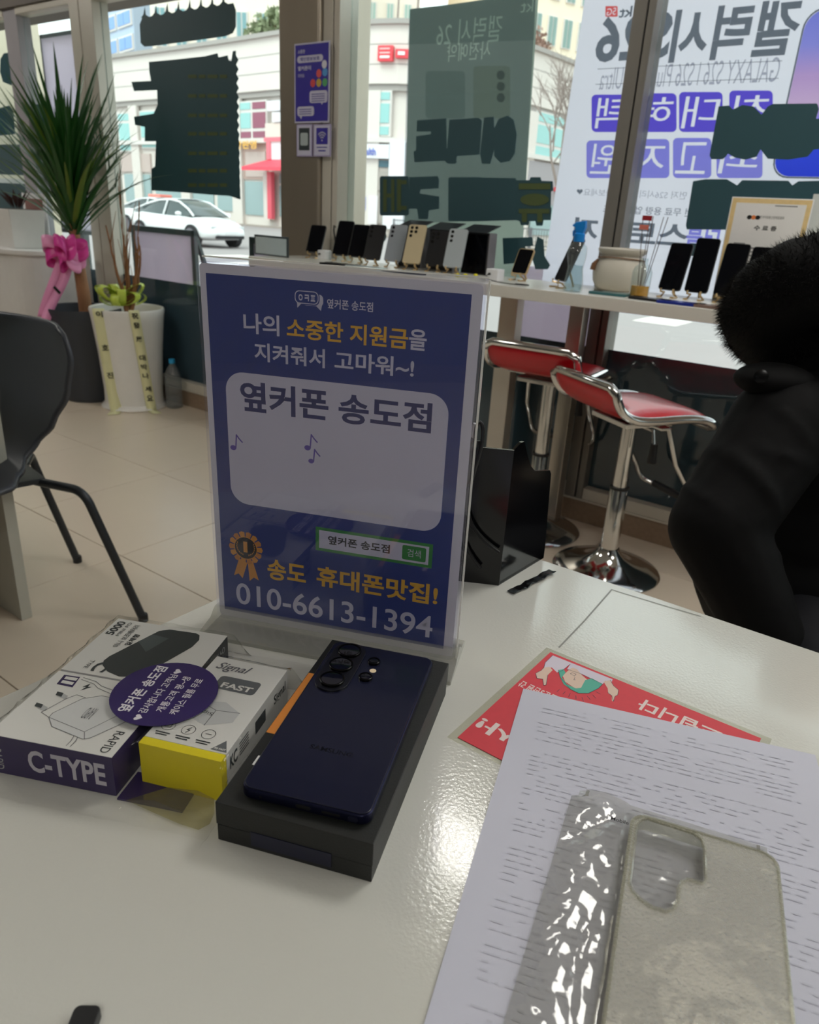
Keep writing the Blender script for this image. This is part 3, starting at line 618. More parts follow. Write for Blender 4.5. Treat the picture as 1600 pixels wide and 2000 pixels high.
mb = MB(); n_ = len(hole); mb.add([(x, y, z) for z in (.0085, .0104) for x, y in hole], [(i, (i + 1) % n_, n_ + (i + 1) % n_, n_ + i) for i in range(n_)]); mb.build('cutout_wall', RIM, pc, smooth=True)
# torn black strip
s0, s1_ = at_z(998, 1160, T), at_z(1078, 1118, T)
bs = thing('black_strip', 'crumpled shiny black strip of wrapper lying near the far desk edge', 'wrapper', s0, atan2(s1_.y - s0.y, s1_.x - s0.x))
Ls = (s1_ - s0).length; rr = random.Random(9); zs = [rr.uniform(.001, .0035) for _ in range(15)]
mb = MB(); mb.grid(lambda s, t_: (s * Ls, (t_ - .5) * .009 + .0007 * sin(s * 17), zs[int(s * 14)] * (1 if t_ < .5 else .5) + .0005), 14, 2); mb.build('foil', mat('black_foil', (14, 14, 17), .14), bs, solid=.0006)
# black thing at the lower edge
q = at_z(176, 1990, T)
t = thing('black_case_corner', 'rounded corner of a small black object at the lower left desk edge', 'case', (q.x - .001, q.y - .028, T), radians(3))
MB().pxy(rrect(-.0045, -.015, .0075, .0305, .003), 0, .006).build('shell', BLKMATT, t, bevel=.001)
# ---------------------------------------------------------- black acrylic cable stand
sL, sF, sB = Vector((.0588, .6668, T)), Vector((.0949, .6625, T)), Vector((.1505, .7334, T))
ax = (sF - sL).normalized(); ay = (sB - sF).normalized()
bt = thing('charging_stand', 'glossy black acrylic stand with cables, behind the tall notice', 'stand', sF, atan2(ax.y, ax.x))
ca, sa_ = cos(-atan2(ax.y, ax.x)), sin(-atan2(ax.y, ax.x)); al2 = (ay.x * ca - ay.y * sa_, ay.x * sa_ + ay.y * ca); LB = (sB - sF).length
def sp_(t_, z, d=0): return (al2[0] * t_ * LB + d * al2[1], al2[1] * t_ * LB - d * al2[0], z)
MB().box(-.15, -.0015, 0, 0, .0015, .143).build('front_plate', BLKGLOSS, bt, bevel=.0005)
side = [(0, 0), (0, .143), (.13, .148), (.19, .148), (.30, .131), (.40, .119), (.50, .112), (.86, .105), (.90, .1), (1.0, .012), (1, 0)]
mb = MB(); mb.prism(side, lambda a, z: sp_(a, z, 0), lambda a, z: sp_(a, z, -.003)); mb.build('side_plate', BLKGLOSS, bt)
mb = MB(); mb.add([(-.15, 0, .001), (0, 0, .001), sp_(1, .001), (sp_(1, 0)[0] - .15, sp_(1, 0)[1], .001), (-.15, 0, .004), (0, 0, .004), sp_(1, .004), (sp_(1, 0)[0] - .15, sp_(1, 0)[1], .004)], [(0, 1, 2, 3), (4, 5, 6, 7), (0, 1, 5, 4), (1, 2, 6, 5), (2, 3, 7, 6), (3, 0, 4, 7)]); mb.build('base_plate', BLKGLOSS, bt)
CAB = mat('black_cable', (12, 12, 14), .4)
def bez(p, n=24):
    p = [Vector(x) for x in p]; out = []
    for i in range(n + 1):
        t_ = i / n; q = p[:]
        while len(q) > 1: q = [a.lerp(b, t_) for a, b in zip(q[:-1], q[1:])]
        out.append(q[0])
    return out
MB().tube(bez([(-.038, -.004, .150), (-.040, -.012, .190), (-.018, -.012, .175), (-.022, -.008, .120), (-.060, -.006, .09), (-.05, -.006, .05), (-.02, -.006, .02)]), .0018, 8).build('cable', CAB, bt, smooth=True)
MB().tube(bez([(-.034, -.004, .15), (-.03, -.008, .11), (-.05, -.008, .09), (-.04, -.01, .06), (-.004, -.008, .04)]), .0018, 8).build('cable', CAB, bt, smooth=True)
MB().tube([(-.041, -.004, .152), (-.038, -.004, .166)], .0028, 10).build('cable_plug', BRUSH, bt, smooth=True)
MB().tube([(-.050, -.004, .130), (-.040, -.004, .153)], .0035, 8).build('plug_grip', BLKMATT, bt, smooth=True)
for k in range(3): MB().tube([(-.075 + .032 * cos(a) * (1 + .1 * k), -.006 - .002 * k, .03 + .018 * sin(a)) for a in [2 * pi * i / 24 for i in range(24)]], .0016, 6, closed=True).build('cable_loop', CAB, bt, smooth=True)

# ================================================================== THE PERSON
def capsule(mb, a, b, ra, rb, n=14, m=5):
    a, b = Vector(a), Vector(b); pts = []; rs = []; d = (b - a); L = d.length; d = d / L if L else Vector((0, 0, 1))
    for k in range(m + 1):
        t_ = -pi / 2 + (pi / 2) * k / m; pts.append(a + d * (ra * sin(t_))); rs.append(max(ra * cos(t_), .001))
    for k in range(1, 5): pts.append(a.lerp(b, k / 5)); rs.append(ra + (rb - ra) * k / 5)
    for k in range(m + 1):
        t_ = (pi / 2) * k / m; pts.append(b + d * (rb * sin(t_))); rs.append(max(rb * cos(t_), .001))
    mb.tube(pts, rs, n)
def ellipsoid(mb, c, r, n=20, m=12, rot=None):
    vs = []; c = Vector(c)
    for j in range(m + 1):
        ph_ = -pi / 2 + pi * j / m; q = max(cos(ph_), .01)
        for i in range(n):
            a = 2 * pi * i / n; p = Vector((r[0] * q * cos(a), r[1] * q * sin(a), r[2] * sin(ph_)))
            if rot: p = rot @ p
            vs.append(c + p)
    mb.add(vs, [(j * n + i, j * n + (i + 1) % n, (j + 1) * n + (i + 1) % n, (j + 1) * n + i) for j in range(m) for i in range(n)] + [tuple(range(n))[::-1], tuple(range(m * n, m * n + n))])
def fused(mb, name, m, parent, vox, sm=6):
    o = mb.build(name, m, parent, smooth=True)
    r_ = o.modifiers.new('fuse', 'REMESH'); r_.mode = 'VOXEL'; r_.voxel_size = vox; r_.use_smooth_shade = True
    s_ = o.modifiers.new('relax', 'SMOOTH'); s_.iterations = sm; s_.factor = .5
    return o
def at_y(px, py, y): d = ray(px, py); return CAM + d * (y / d.y)
BODY0 = Vector((.66, 1.20, 0))
pe = thing('person', 'person in a black padded jacket with a fur-trimmed hood, seated across the desk', 'person', BODY0)
B0 = BODY0
sh = at_y(1530, 830, 1.12); el = at_y(1400, 1030, 1.04); wr = at_y(1520, 1290, .97); hd = at_y(1600, 1330, .95)
cx = sh.x + .19; chest = Vector((cx, 1.19, .79)); pel = Vector((cx + .02, 1.28, .47)); neck = Vector((cx, 1.19, .985)); head = Vector((cx + .005, 1.155, 1.135))
shL = Vector((2 * cx - sh.x, 1.16, sh.z)); elL = Vector((shL.x + .09, 1.08, .66)); wrL = Vector((shL.x - .06, .93, .60)); hdL = Vector((shL.x - .13, .90, .60))
kR = Vector((cx - .13, .86, .50)); kL = Vector((cx + .15, .86, .50)); fR = Vector((cx - .13, .90, .06)); fL = Vector((cx + .15, .90, .06))
SKIN = mat('skin', (206, 164, 140), .5, bump=.1)
mb = MB(B0)
capsule(mb, pel, chest, .12, .13); capsule(mb, chest, neck, .11, .055); capsule(mb, neck, head + Vector((0, .01, -.06)), .05, .05)
ellipsoid(mb, head, (.075, .092, .108)); ellipsoid(mb, head + Vector((0, -.035, -.055)), (.052, .05, .05))
mb.tube([head + Vector((0, -.088, .02)), head + Vector((0, -.112, -.018)), head + Vector((0, -.092, -.026))], [.006, .012, .009], 8)
for s_ in (-1, 1):
    ellipsoid(mb, head + Vector((s_ * .077, .0, -.01)), (.010, .018, .030), 10, 8)
for a, b, c_, d_ in ((sh, el, wr, hd), (shL, elL, wrL, hdL)):
    capsule(mb, a, b, .055, .042); capsule(mb, b, c_, .042, .028); capsule(mb, c_, d_, .030, .036)
    dr = (d_ - c_).normalized(); sd_ = dr.cross(Vector((0, 0, 1))).normalized()
    for k, (o_, l_) in enumerate(((-.030, .055), (-.010, .066), (.010, .062), (.029, .048))):
        b0 = d_ + dr * .028 + sd_ * o_ * .8; b1 = b0 + dr * l_ * .5 + Vector((0, 0, -.008)); b2 = b1 + dr * l_ * .42 + Vector((0, 0, -.022))
        capsule(mb, b0 - dr * .02, b1, .0095, .009, 8, 3); capsule(mb, b1, b2, .009, .0078, 8, 3)
    capsule(mb, c_ + dr * .03 - sd_ * .028, c_ + dr * .06 - sd_ * .055 + Vector((0, 0, -.01)), .011, .010, 8, 3)
for k_, f_, s_ in ((kR, fR, -1), (kL, fL, 1)):
    capsule(mb, pel + Vector((s_ * .09, -.02, 0)), k_, .085, .06); capsule(mb, k_, f_, .055, .04); capsule(mb, f_, f_ + Vector((0, -.13, -.02)), .04, .035)
fused(mb, 'body', SKIN, pe, .0055, 3)
JK = mat('black_padded_fabric', (2, 2, 4), .75, var=.25, scale=30, bump=1., bscale=18, spec=.2)
mb = MB(B0)
ellipsoid(mb, chest + Vector((0, .02, -.02)), (.215, .155, .24)); ellipsoid(mb, pel + Vector((0, -.06, .06)), (.25, .20, .19)); ellipsoid(mb, (chest + pel) / 2 + Vector((0, -.02, 0)), (.225, .17, .2))
capsule(mb, sh + Vector((.09, 0, .02)), shL + Vector((-.09, 0, .02)), .085, .085); ellipsoid(mb, neck + Vector((0, .02, -.01)), (.14, .12, .075))
rr = random.Random(4)
for a, b, c_ in ((sh, el, wr), (shL, elL, wrL)):
    capsule(mb, a, b, .082, .072); capsule(mb, b, c_, .072, .050)
    for p0, p1, r_, n_ in ((a, b, .084, 4), (b, c_, .066, 5)):
        for k in range(n_):
            q = p0.lerp(p1, (k + .5) / n_); ax_ = (p1 - p0).normalized(); rq = ax_.to_track_quat('Z', 'Y').to_matrix() @ Matrix.Rotation(rr.uniform(-.35, .35), 3, 'X') @ Matrix.Rotation(rr.uniform(-.35, .35), 3, 'Y')
            ellipsoid(mb, q + Vector((rr.uniform(-.006, .006), 0, 0)), (r_ * rr.uniform(1.0, 1.08) - .004 * k, r_ * rr.uniform(1.0, 1.08) - .004 * k, (p1 - p0).length / n_ * rr.uniform(.5, .75)), 16, 8, rq)
fused(mb, 'jacket', JK, pe, .007, 4)
mb = MB(B0)
for k_, f_, s_ in ((kR, fR, -1), (kL, fL, 1)):
    capsule(mb, pel + Vector((s_ * .09, -.02, 0)), k_, .10, .075); capsule(mb, k_, f_ + Vector((0, 0, .05)), .072, .058)
fused(mb, 'trousers', mat('dark_trousers', (26, 27, 34), .7, bump=.2), pe, .008, 3)
for f_ in (fR, fL):
    mb = MB(B0); capsule(mb, f_ + Vector((0, .02, -.01)), f_ + Vector((0, -.15, -.02)), .045, .04); fused(mb, 'shoe', mat('black_shoe', (18, 18, 20), .4), pe, .006, 2)
hc = at_y(1690, 612, 1.18)
hood_c, hood_r = hc, Vector((.200, .15, .150))
FURM = mat('black_fur', (7, 7, 9), .7)
mb = MB(B0)
for k in range(15):
    a = 2 * pi * k / 15; c_ = hood_c + Vector((cos(a) * .135, .03 - .04 * sin(a), sin(a) * .058)); ellipsoid(mb, c_, (.072, .072, .072), 14, 8)
ellipsoid(mb, hood_c + Vector((.0, .07, .02)), (.15, .09, .10))
fused(mb, 'hood', JK, pe, .008, 6)
mb = MB(B0); rr = random.Random(11)
for k in range(42000):
    a = rr.uniform(0, 2 * pi); b = rr.uniform(0, 2 * pi); m0 = Vector((cos(a) * .135, .03 - .04 * sin(a), sin(a) * .058)); rad = Vector((cos(a), 0, sin(a)))
    nrm = (rad * cos(b) + Vector((0, -1, 0)) * sin(b)).normalized(); p = hood_c + m0 + nrm * .068
    dr = (nrm + Vector((rr.gauss(0, .35), rr.gauss(0, .35), rr.gauss(0, .35) - .15))).normalized(); L_ = rr.uniform(.006, .019)
    sdv = dr.cross(Vector((rr.random(), rr.random(), rr.random() + .1))).normalized() * .0005
    mb.add([p - sdv, p + sdv, p + dr * L_], [(0, 1, 2)])
o = mb.build('hood_fur', FURM, pe, fix=False); o['kind'] = 'stuff'
bp_ = at_y(1487, 735, 1.075)
mb = MB(B0); ellipsoid(mb, at_y(1512, 742, 1.125), (.062, .045, .026)); fused(mb, 'collar_flap', JK, pe, .006, 3)
mb = MB(B0); qq = (CAM - bp_).normalized(); mb.tube([bp_ + qq * -.004, bp_, bp_ + qq * .001], [.010, .010, .007], 20); mb.build('snap_button', mat('black_snap', (16, 16, 18), .25, .4), pe, smooth=True)
MB(B0).tube([Vector((cx - .02, 1.035, .52)), Vector((cx - .015, 1.02, .7)), Vector((cx - .01, 1.04, .86))], .004, 6).build('zip', mat('dark_zip', (30, 30, 34), .3, .7), pe, smooth=True)
HAIRM = mat('black_hair', (10, 9, 9), .4)
mb = MB(B0)
for k in range(900):
    a = rr.uniform(0, 2 * pi); s_ = rr.uniform(0, 1); q0 = head + Vector((.07 * cos(a), .03 + .07 * sin(a), .06 + .05 * s_)); 
    q1 = head + Vector((.088 * cos(a), .025 + .088 * sin(a), -.03)); q2 = head + Vector((.095 * cos(a), .04 + .08 * abs(sin(a)), -.16 - .05 * s_))
    if sin(a) < -.45: continue
    mb.tube([q0, q1, q2], [.004, .004, .001], 3)
ellipsoid(mb, head + Vector((0, .022, .028)), (.083, .092, .098))
o = mb.build('hair', HAIRM, pe); 
for s_ in (-1, 1):
    mb = MB(B0); ellipsoid(mb, head + Vector((s_ * .031, -.083, .004)), (.013, .008, .006), 12, 8); mb.build('eye', mat('eye', (30, 20, 16), .2), pe, smooth=True)
mb = MB(B0); ellipsoid(mb, head + Vector((0, -.092, -.052)), (.022, .008, .006), 12, 8); mb.build('mouth', mat('lips', (168, 96, 90), .5), pe, smooth=True)
# seat under the person
t = thing('office_chair', 'black chair under the seated person, mostly hidden behind the desk', 'chair', (pel.x, pel.y, 0))
MB().pxy(rrect(-.10, -.15, .20, .18, .08), .33, .375).build('seat', BLKMATT, t, bevel=.01)
MB().pxz(rrect(-.06, .45, .19, .74, .06), .215, .245).build('backrest', BLKMATT, t, bevel=.008)
MB().tube([(.06, .23, .6), (.06, .24, .4), (.04, .1, .33)], .02, 8).build('back_post', BLKMATT, t, smooth=True)
MB().lathe([(.03, .04), (.03, .33)], n=16).build('column', CHROME, t, smooth=True)
for k in range(5): MB().tube([(0, 0, .07), (.26 * cos(k * 1.257), .26 * sin(k * 1.257), .035)], [.022, .014], 8).build('leg', CHROME, t, smooth=True)
# ================================================================== WINDOW COUNTER
CZT = .90
ct = wthing('window_counter', 'long white counter running along the window, full of display phones', 'counter', -.3, -.2, 0)
off = (-.3, -.2, 0); CTM = mat('counter_white', (222, 220, 212), .25, bump=.05)
MB(off).box(-1.34, -.40, CZT - .038, 1.6, -.035, CZT).build('worktop', CTM, ct, bevel=.002)
for u0 in (-1.2, -.285, .0, 1.45):
    wd = .075 if u0 == -.285 else .055
    MB(off).box(u0, -.10, .0, u0 + wd, -.045, CZT - .038).build('leg', ALU if u0 == -.285 else BRUSH, ct, bevel=.003)
    MB(off).box(u0 - .012, -.115, 0, u0 + wd + .012, -.03, .012).build('foot_plate', BRUSH, ct, bevel=.002)

# ------------------------------------------------------------------ bar stools
RED = mat('red_leatherette', (196, 20, 36), .32, bump=.08, bscale=300, coat=.2)
def make_stool(hs):
    t = thing('bar_stool', '', 'stool')
    # side profile in (s forward, z): low back, seat, waterfall front
    prof = bez([(-.205, 0, .092), (-.195, 0, .055), (-.160, 0, -.045), (-.08, 0, .0), (.06, 0, .008), (.155, 0, .012), (.195, 0, -.035)], 26)
    prof = [(p.x, p.z + hs) for p in prof]; hw = .168
    def cush(a, b):
        i = min(int(a * 26), 25); fr = a * 26 - i; x = prof[i][0] * (1 - fr) + prof[i + 1][0] * fr; z = prof[i][1] * (1 - fr) + prof[i + 1][1] * fr
        dx, dz = prof[i + 1][0] - prof[i][0], prof[i + 1][1] - prof[i][1]; L = math.hypot(dx, dz); nx, nz = -dz / L, dx / L
        return x, z, nx, nz
    mb = MB(); nu, nv = 14, 26; vs = []
    for top in (1, -1):
        for j in range(nv + 1):
            for i in range(nu + 1):
                s_ = i / nu * 2 - 1; x, z, nx, nz = cush(j / nv, 0); e = (1 - abs(s_) ** 6) * (1 - (abs(j / nv * 2 - 1)) ** 10) ** .5
                th = (.020 if top > 0 else -.012) * (.25 + .75 * e); sc = 1 - .10 * abs(j / nv * 2 - 1) ** 12
                vs.append((s_ * (hw - .012) * sc, x + nx * th, z + nz * th))
    N = (nu + 1) * (nv + 1); fs = []
    for k in (0, N):
        for j in range(nv):
            for i in range(nu): a = k + j * (nu + 1) + i; fs.append((a, a + 1, a + nu + 2, a + nu + 1))
    ring = list(range(nu + 1)) + [j * (nu + 1) + nu for j in range(1, nv + 1)] + [nv * (nu + 1) + i for i in range(nu - 1, -1, -1)] + [j * (nu + 1) for j in range(nv - 1, 0, -1)]
    for a, b in zip(ring, ring[1:] + ring[:1]): fs.append((a, b, b + N, a + N))
    mb.add(vs, fs).build('cushion', RED, t, smooth=True)
    loop = [(hw, x, z) for x, z in prof[1:-1]] + [(hw * .82, prof[-1][0], prof[-1][1] - .004), (0, prof[-1][0] + .002, prof[-1][1] - .004), (-hw * .82, prof[-1][0], prof[-1][1] - .004)] + [(-hw, x, z) for x, z in prof[-2:0:-1]] + [(-hw * .82, prof[0][0], prof[0][1] + .006), (0, prof[0][0] - .002, prof[0][1] + .006), (hw * .82, prof[0][0], prof[0][1] + .006)]
    MB().tube(loop, .0135, 10, closed=True).build('seat_frame', CHROME, t, smooth=True)
    MB().box(-.09, -.09, hs - .045, .09, .09, hs - .028).build('mount_plate', CHROME, t, bevel=.003)
    MB().box(-.165, -.018, hs - .033, .165, .018, hs - .024).build('cross_bar', CHROME, t, bevel=.002)
    MB().lathe([(.0305, .05), (.0305, .30), (.029, .303)], n=28).build('outer_column', CHROME, t, smooth=True)
    MB().lathe([(.024, .29), (.024, hs - .04)], n=28).build('gas_lift', CHROME, t, smooth=True)
    MB().lathe([(.0315, .298), (.0315, .306)], n=28).build('collar', BLKMATT, t, smooth=True)
    MB().lathe([(.178, 0), (.182, .004), (.176, .010), (.14, .016), (.09, .030), (.055, .052), (.038, .075), (.034, .085)], n=56).build('base', CHROME, t, smooth=True)
    MB().tube([(.03, 0, hs - .05), (.10, .01, hs - .052), (.115, .01, hs - .10)], .005, 8).build('lever', CHROME, t, smooth=True)
    MB().tube([(.115, .01, hs - .09), (.118, .01, hs - .15)], [.010, .014], 10).build('lever_grip', BLKMATT, t, smooth=True)
    fz = hs - .30
    MB().tube([(.11, .06, hs - .045), (.125, .10, hs - .16), (.13, .16, fz + .06)] + bez([(.13, .165, fz + .05), (.13, .185, fz), (.10, .20, fz)], 6) + [(0, .205, fz)] + bez([(-.10, .20, fz), (-.13, .185, fz), (-.13, .165, fz + .05)], 6) + [(-.125, .10, hs - .16), (-.11, .06, hs - .045)], .0085, 10).build('footrest', CHROME, t, smooth=True)
    MB().tube([(-.07, .204, fz), (.07, .204, fz)], .0125, 10).build('footrest_grip', BLKMATT, t, smooth=True)
    return t
def put_stool(t, u, v, fu, fv, label):
    q = glob(u, v, 0); d = wu * fu + wn * fv; t.location = q; t.rotation_euler = (0, 0, atan2(d.y, d.x) - pi / 2); tag(t, label, 'stool', 'red bar stools at the window counter')
put_stool(make_stool(.575), .371, -.342, .53, .85, 'nearer red bar stool, its chrome base in full view beside the person')
put_stool(make_stool(.62), .008, -.20, -.04, 1.0, 'farther red bar stool, its low back turned to the camera')

# ------------------------------------------------------------------ grey shell chair
SHL = mat('anthracite_shell', (58, 62, 70), .40, bump=.05); LEGM = mat('anthracite_tube', (46, 50, 55), .38, .4)
ch = thing('shell_chair', 'dark grey moulded shell chair on tube legs at the left', 'chair', (-1.063, 1.785, 0), radians(-135) - pi / 2)
# local: x right, y forward (towards camera-left)
spine = bez([(0, -.245, .80), (0, -.235, .70), (0, -.19, .52), (0, -.165, .40), (0, -.02, .425), (0, .12, .445), (0, .215, .42)], 30)
def halfw(t_):
    ks = [(0, .150), (.03, .182), (.10, .195), (.20, .178), (.32, .128), (.42, .085), (.49, .080), (.57, .13), (.66, .185), (.8, .2), (.92, .19), (.97, .165), (1, .12)]
    for (a, wa), (b, wb) in zip(ks[:-1], ks[1:]):
        if t_ <= b: f_ = (t_ - a) / (b - a); f_ = f_ * f_ * (3 - 2 * f_); return wa + (wb - wa) * f_
    return .12
def shell(s_, t_):
    i = min(int(t_ * 30), 29); f_ = t_ * 30 - i; p = spine[i].lerp(spine[i + 1], f_); s2 = s_ * 2 - 1; w_ = halfw(t_)
    back = max(0, 1 - t_ / .45); seat_ = max(0, (t_ - .5) / .5)
    return (s2 * w_, p.y + back * .05 * s2 * s2, p.z + seat_ * .016 * s2 * s2)
mb = MB(); mb.grid(shell, 18, 44); o = mb.build('shell', SHL, ch, smooth=True, solid=.011); o.location = (.0, .085, 0); o.rotation_euler = (0, 0, radians(9)); o.scale = (1.1, 1, 1)
for sx_ in (-1, 1):
    MB().tube([(sx_ * .05, .10, .405), (sx_ * .14, .14, .405)] + bez([(sx_ * .16, .145, .405), (sx_ * .20, .155, .405), (sx_ * .205, .165, .36)], 8) + [(sx_ * .235, .235, .004)], .0115, 12).build('leg', LEGM, ch, smooth=True)
    MB().tube([(sx_ * .05, -.06, .40), (sx_ * .13, -.10, .40)] + bez([(sx_ * .16, -.115, .40), (sx_ * .20, -.13, .40), (sx_ * .205, -.14, .355)], 8) + [(sx_ * .235, -.235, .004)], .0115, 12).build('leg', LEGM, ch, smooth=True)
    for yy in (.235, -.235): MB().lathe([(.0135, 0), (.0135, .018), (.012, .022)], (sx_ * .235, yy, 0), 14).build('foot_cap', BLKMATT, ch, smooth=True)
MB().box(-.075, -.08, .398, .075, .12, .412).build('seat_plate', LEGM, ch, bevel=.003)

# ------------------------------------------------------------------ potted dracaena
GRM = mat('dracaena_green', (38, 92, 36), .42, var=.35, scale=6); GRY = mat('dracaena_yellow_green', (96, 128, 36), .45, var=.2)
pu, pv = -2.86, -.27
dp = wthing('potted_dracaena', 'tall spiky green dracaena in a round dark grey pot with pink ribbon', 'plant', pu, pv, 0)
MB().lathe([(.150, 0), (.158, .01), (.160, .03), (.195, .44), (.205, .505), (.203, .515), (.188, .512), (.182, .46), (.001, .455)], n=48).build('pot', mat('dark_grey_pot', (52, 56, 64), .5, bump=.05), dp, smooth=True)
MB().lathe([(.183, .452), (.12, .47), (.001, .472)], n=32).build('soil', mat('soil', (70, 56, 46), .9, bump=.8), dp, smooth=True)
MB().tube([(.02, 0, .45), (.012, 0, .6), (-.004, 0, .75), (-.012, 0, .88), (-.012, 0, 1.0), (-.015, 0, 1.2)], [.036, .034, .03, .028, .024, .012], 12).build('trunk', mat('cane_bark', (150, 106, 74), .8, bump=.6, bscale=90, var=.2), dp, smooth=True)
rr = random.Random(21)
for k in range(190):
    z0 = .86 + .36 * (k / 190) ** .9; a = k * 2.39996; f_ = k / 190
    L_ = rr.uniform(.55, .86) * (1 - .25 * f_); el_ = radians(rr.uniform(34, 60) + 16 * f_); droop = rr.uniform(.02, .16) * (1.1 - .6 * f_)
    d = Vector((cos(a), sin(a) * .8, 0)); sd_ = Vector((-sin(a), cos(a), 0)); w0 = rr.uniform(.010, .017); vs = []; n_ = 7
    for i in range(n_ + 1):
        t_ = i / n_; p = Vector((-.014, 0, z0)) + d * (L_ * t_ * cos(el_) + droop * .5 * t_ * t_) + Vector((0, 0, L_ * t_ * sin(el_) - droop * t_ ** 2.6))
        w_ = w0 * (1 - t_ ** 2.2) * (.45 + .55 * min(1, t_ * 4)) + .0006
        p.y = min(p.y, .24)
        vs += [p - sd_ * w_ + Vector((0, 0, w_ * .35)), p + Vector((0, 0, 0)), p + sd_ * w_ + Vector((0, 0, w_ * .35))]
    fs = [(i * 3 + j, i * 3 + j + 1, i * 3 + 4 + j, i * 3 + 3 + j) for i in range(n_) for j in (0, 1)]
    MB().add(vs, fs).build('leaf', GRY if rr.random() < .12 else GRM, dp, smooth=True, fix=False)
PINK = mat('pink_ribbon', (222, 66, 160), .4, var=.1); PKL = mat('pale_pink_ribbon', (232, 150, 194), .45)
bow = wthing('pink_bow', 'bright pink ribbon bow with long tails tied round the dracaena trunk', 'ribbon', pu - .03, pv - .05, .80, rz=radians(60))
for k, (a, r_) in enumerate([(150, .13), (200, .11), (20, .12), (-20, .10), (100, .08), (250, .09), (310, .10), (60, .10), (120, .10)]):
    def lp(s_, t_, a=radians(a), r_=r_):
        q = 2 * pi * t_; x = r_ * (.5 - .5 * cos(q)); y = .030 * sin(q); w_ = (s_ - .5) * .075
        return (x * cos(a) - y * sin(a) * .6, -.03 + y * .6 + w_ * .4 - .01 * k, x * sin(a) * .8 + y * cos(a) + w_ * .8)
    MB().grid(lp, 3, 14).build('loop', PINK if k % 3 else PKL, bow, smooth=True, solid=.001)
MB().tube([(0, -.035, -.02), (0, -.035, .02)], .018, 10).build('knot', PINK, bow, smooth=True)
tailA = bez([(.0, -.04, -.02), (.02, -.06, -.12), (-.10, -.08, -.24), (-.16, -.07, -.34), (-.15, -.17, -.36), (-.165, -.17, -.50)], 20)
tailB = bez([(-.02, -.04, -.02), (-.06, -.06, -.12), (-.12, -.07, -.22), (-.155, -.08, -.33)], 16)
for tl_, nm in ((tailA, 'ribbon_tail'), (tailB, 'ribbon_tail')):
    mb = MB(); vs = []
    for p in tl_: vs += [p + Vector((-.024, 0, .004)), p + Vector((.024, 0, -.004))]
    mb.add(vs, [(2 * i, 2 * i + 1, 2 * i + 3, 2 * i + 2) for i in range(len(tl_) - 1)]); mb.build(nm, PKL, bow, smooth=True, solid=.0008)
MB().add([(-.085 + .028 * k, -.082, -.175 - .035 * k) for k in (0, 1)] + [(-.075 + .028 * k, -.082, -.165 - .035 * k) for k in (1, 0)], [(0, 1, 2, 3)]).build('lettering', BLACK, bow)
# white pot with twigs
qu, qv = -2.55, -.20
wp = wthing('potted_twigs', 'bare brown branches in a tall white pot with yellow-green bow', 'plant', qu, qv, 0)
MB().lathe([(.168, 0), (.172, .012), (.168, .022), (.160, .025), (.158, .10), (.170, .30), (.190, .50), (.196, .535), (.192, .545), (.180, .54), (.172, .50), (.001, .495)], n=48).build('pot', mat('glazed_white_pot', (232, 230, 226), .28), wp, smooth=True)
MB().lathe([(.178, 0), (.182, .006), (.178, .012)], n=40).build('saucer', mat('glazed_white_pot', (232, 230, 226), .28), wp, smooth=True)
MB().lathe([(.173, .492), (.1, .505), (.001, .506)], n=24).build('gravel', mat('pale_gravel', (196, 190, 176), .9, bump=1., bscale=60, var=.3, scale=50), wp, smooth=True)
TW = mat('brown_branch', (138, 96, 62), .8, bump=.5, bscale=80, var=.2)
rr = random.Random(8)
for k in range(9):
    a = rr.uniform(0, 2 * pi); r_ = rr.uniform(.01, .05); hgt = rr.uniform(.85, 1.02) if k < 6 else rr.uniform(1.05, 1.3); thick = .014 if k < 4 else .006
    p0 = Vector((.02 + r_ * cos(a) * .3, r_ * sin(a) * .3, .49)); p3 = Vector((.0 + rr.uniform(-.16, .16), rr.uniform(-.04, .12), hgt)); pm = p0.lerp(p3, .5) + Vector((rr.uniform(-.04, .04), rr.uniform(-.02, .02), 0))
    pts = bez([p0, p0 + Vector((0, 0, .12)), pm, p3], 14); pts = [p + Vector((rr.uniform(-.004, .004), rr.uniform(-.004, .004), 0)) for p in pts]
    MB().tube(pts, [thick * (1 - .75 * i / 14) for i in range(15)], 7).build('branch', TW, wp, smooth=True)
    for j in (6, 9, 12): MB().tube([pts[j], pts[j] + Vector((rr.uniform(-.06, .06), rr.uniform(-.02, .04), rr.uniform(.08, .2)))], [.0035, .001], 5).build('twig', TW, wp, smooth=True)
GB = mat('lime_ribbon', (196, 212, 84), .35, var=.12); CR = mat('cream_ribbon', (228, 226, 178), .5)
lb = wthing('lime_bow', 'big yellow-green ribbon bow resting on the rim of the white pot', 'ribbon', qu - .005, qv - .03, .56, rz=radians(60))
rr = random.Random(2)
for k in range(13):
    a = 2 * pi * k / 13 + rr.uniform(-.2, .2); r_ = rr.uniform(.095, .135); el_ = rr.uniform(.1, .9)
    def lp(s_, t_, a=a, r_=r_, el_=el_):
        q = 2 * pi * t_; x = r_ * (.5 - .5 * cos(q)); z = .032 * sin(q); w_ = (s_ - .5) * .045
        return (x * cos(a) - w_ * sin(a), x * sin(a) * .55 + w_ * cos(a), .02 + x * el_ * .9 + z)
    MB().grid(lp, 3, 14).build('loop', GB, lb, smooth=True, solid=.001)
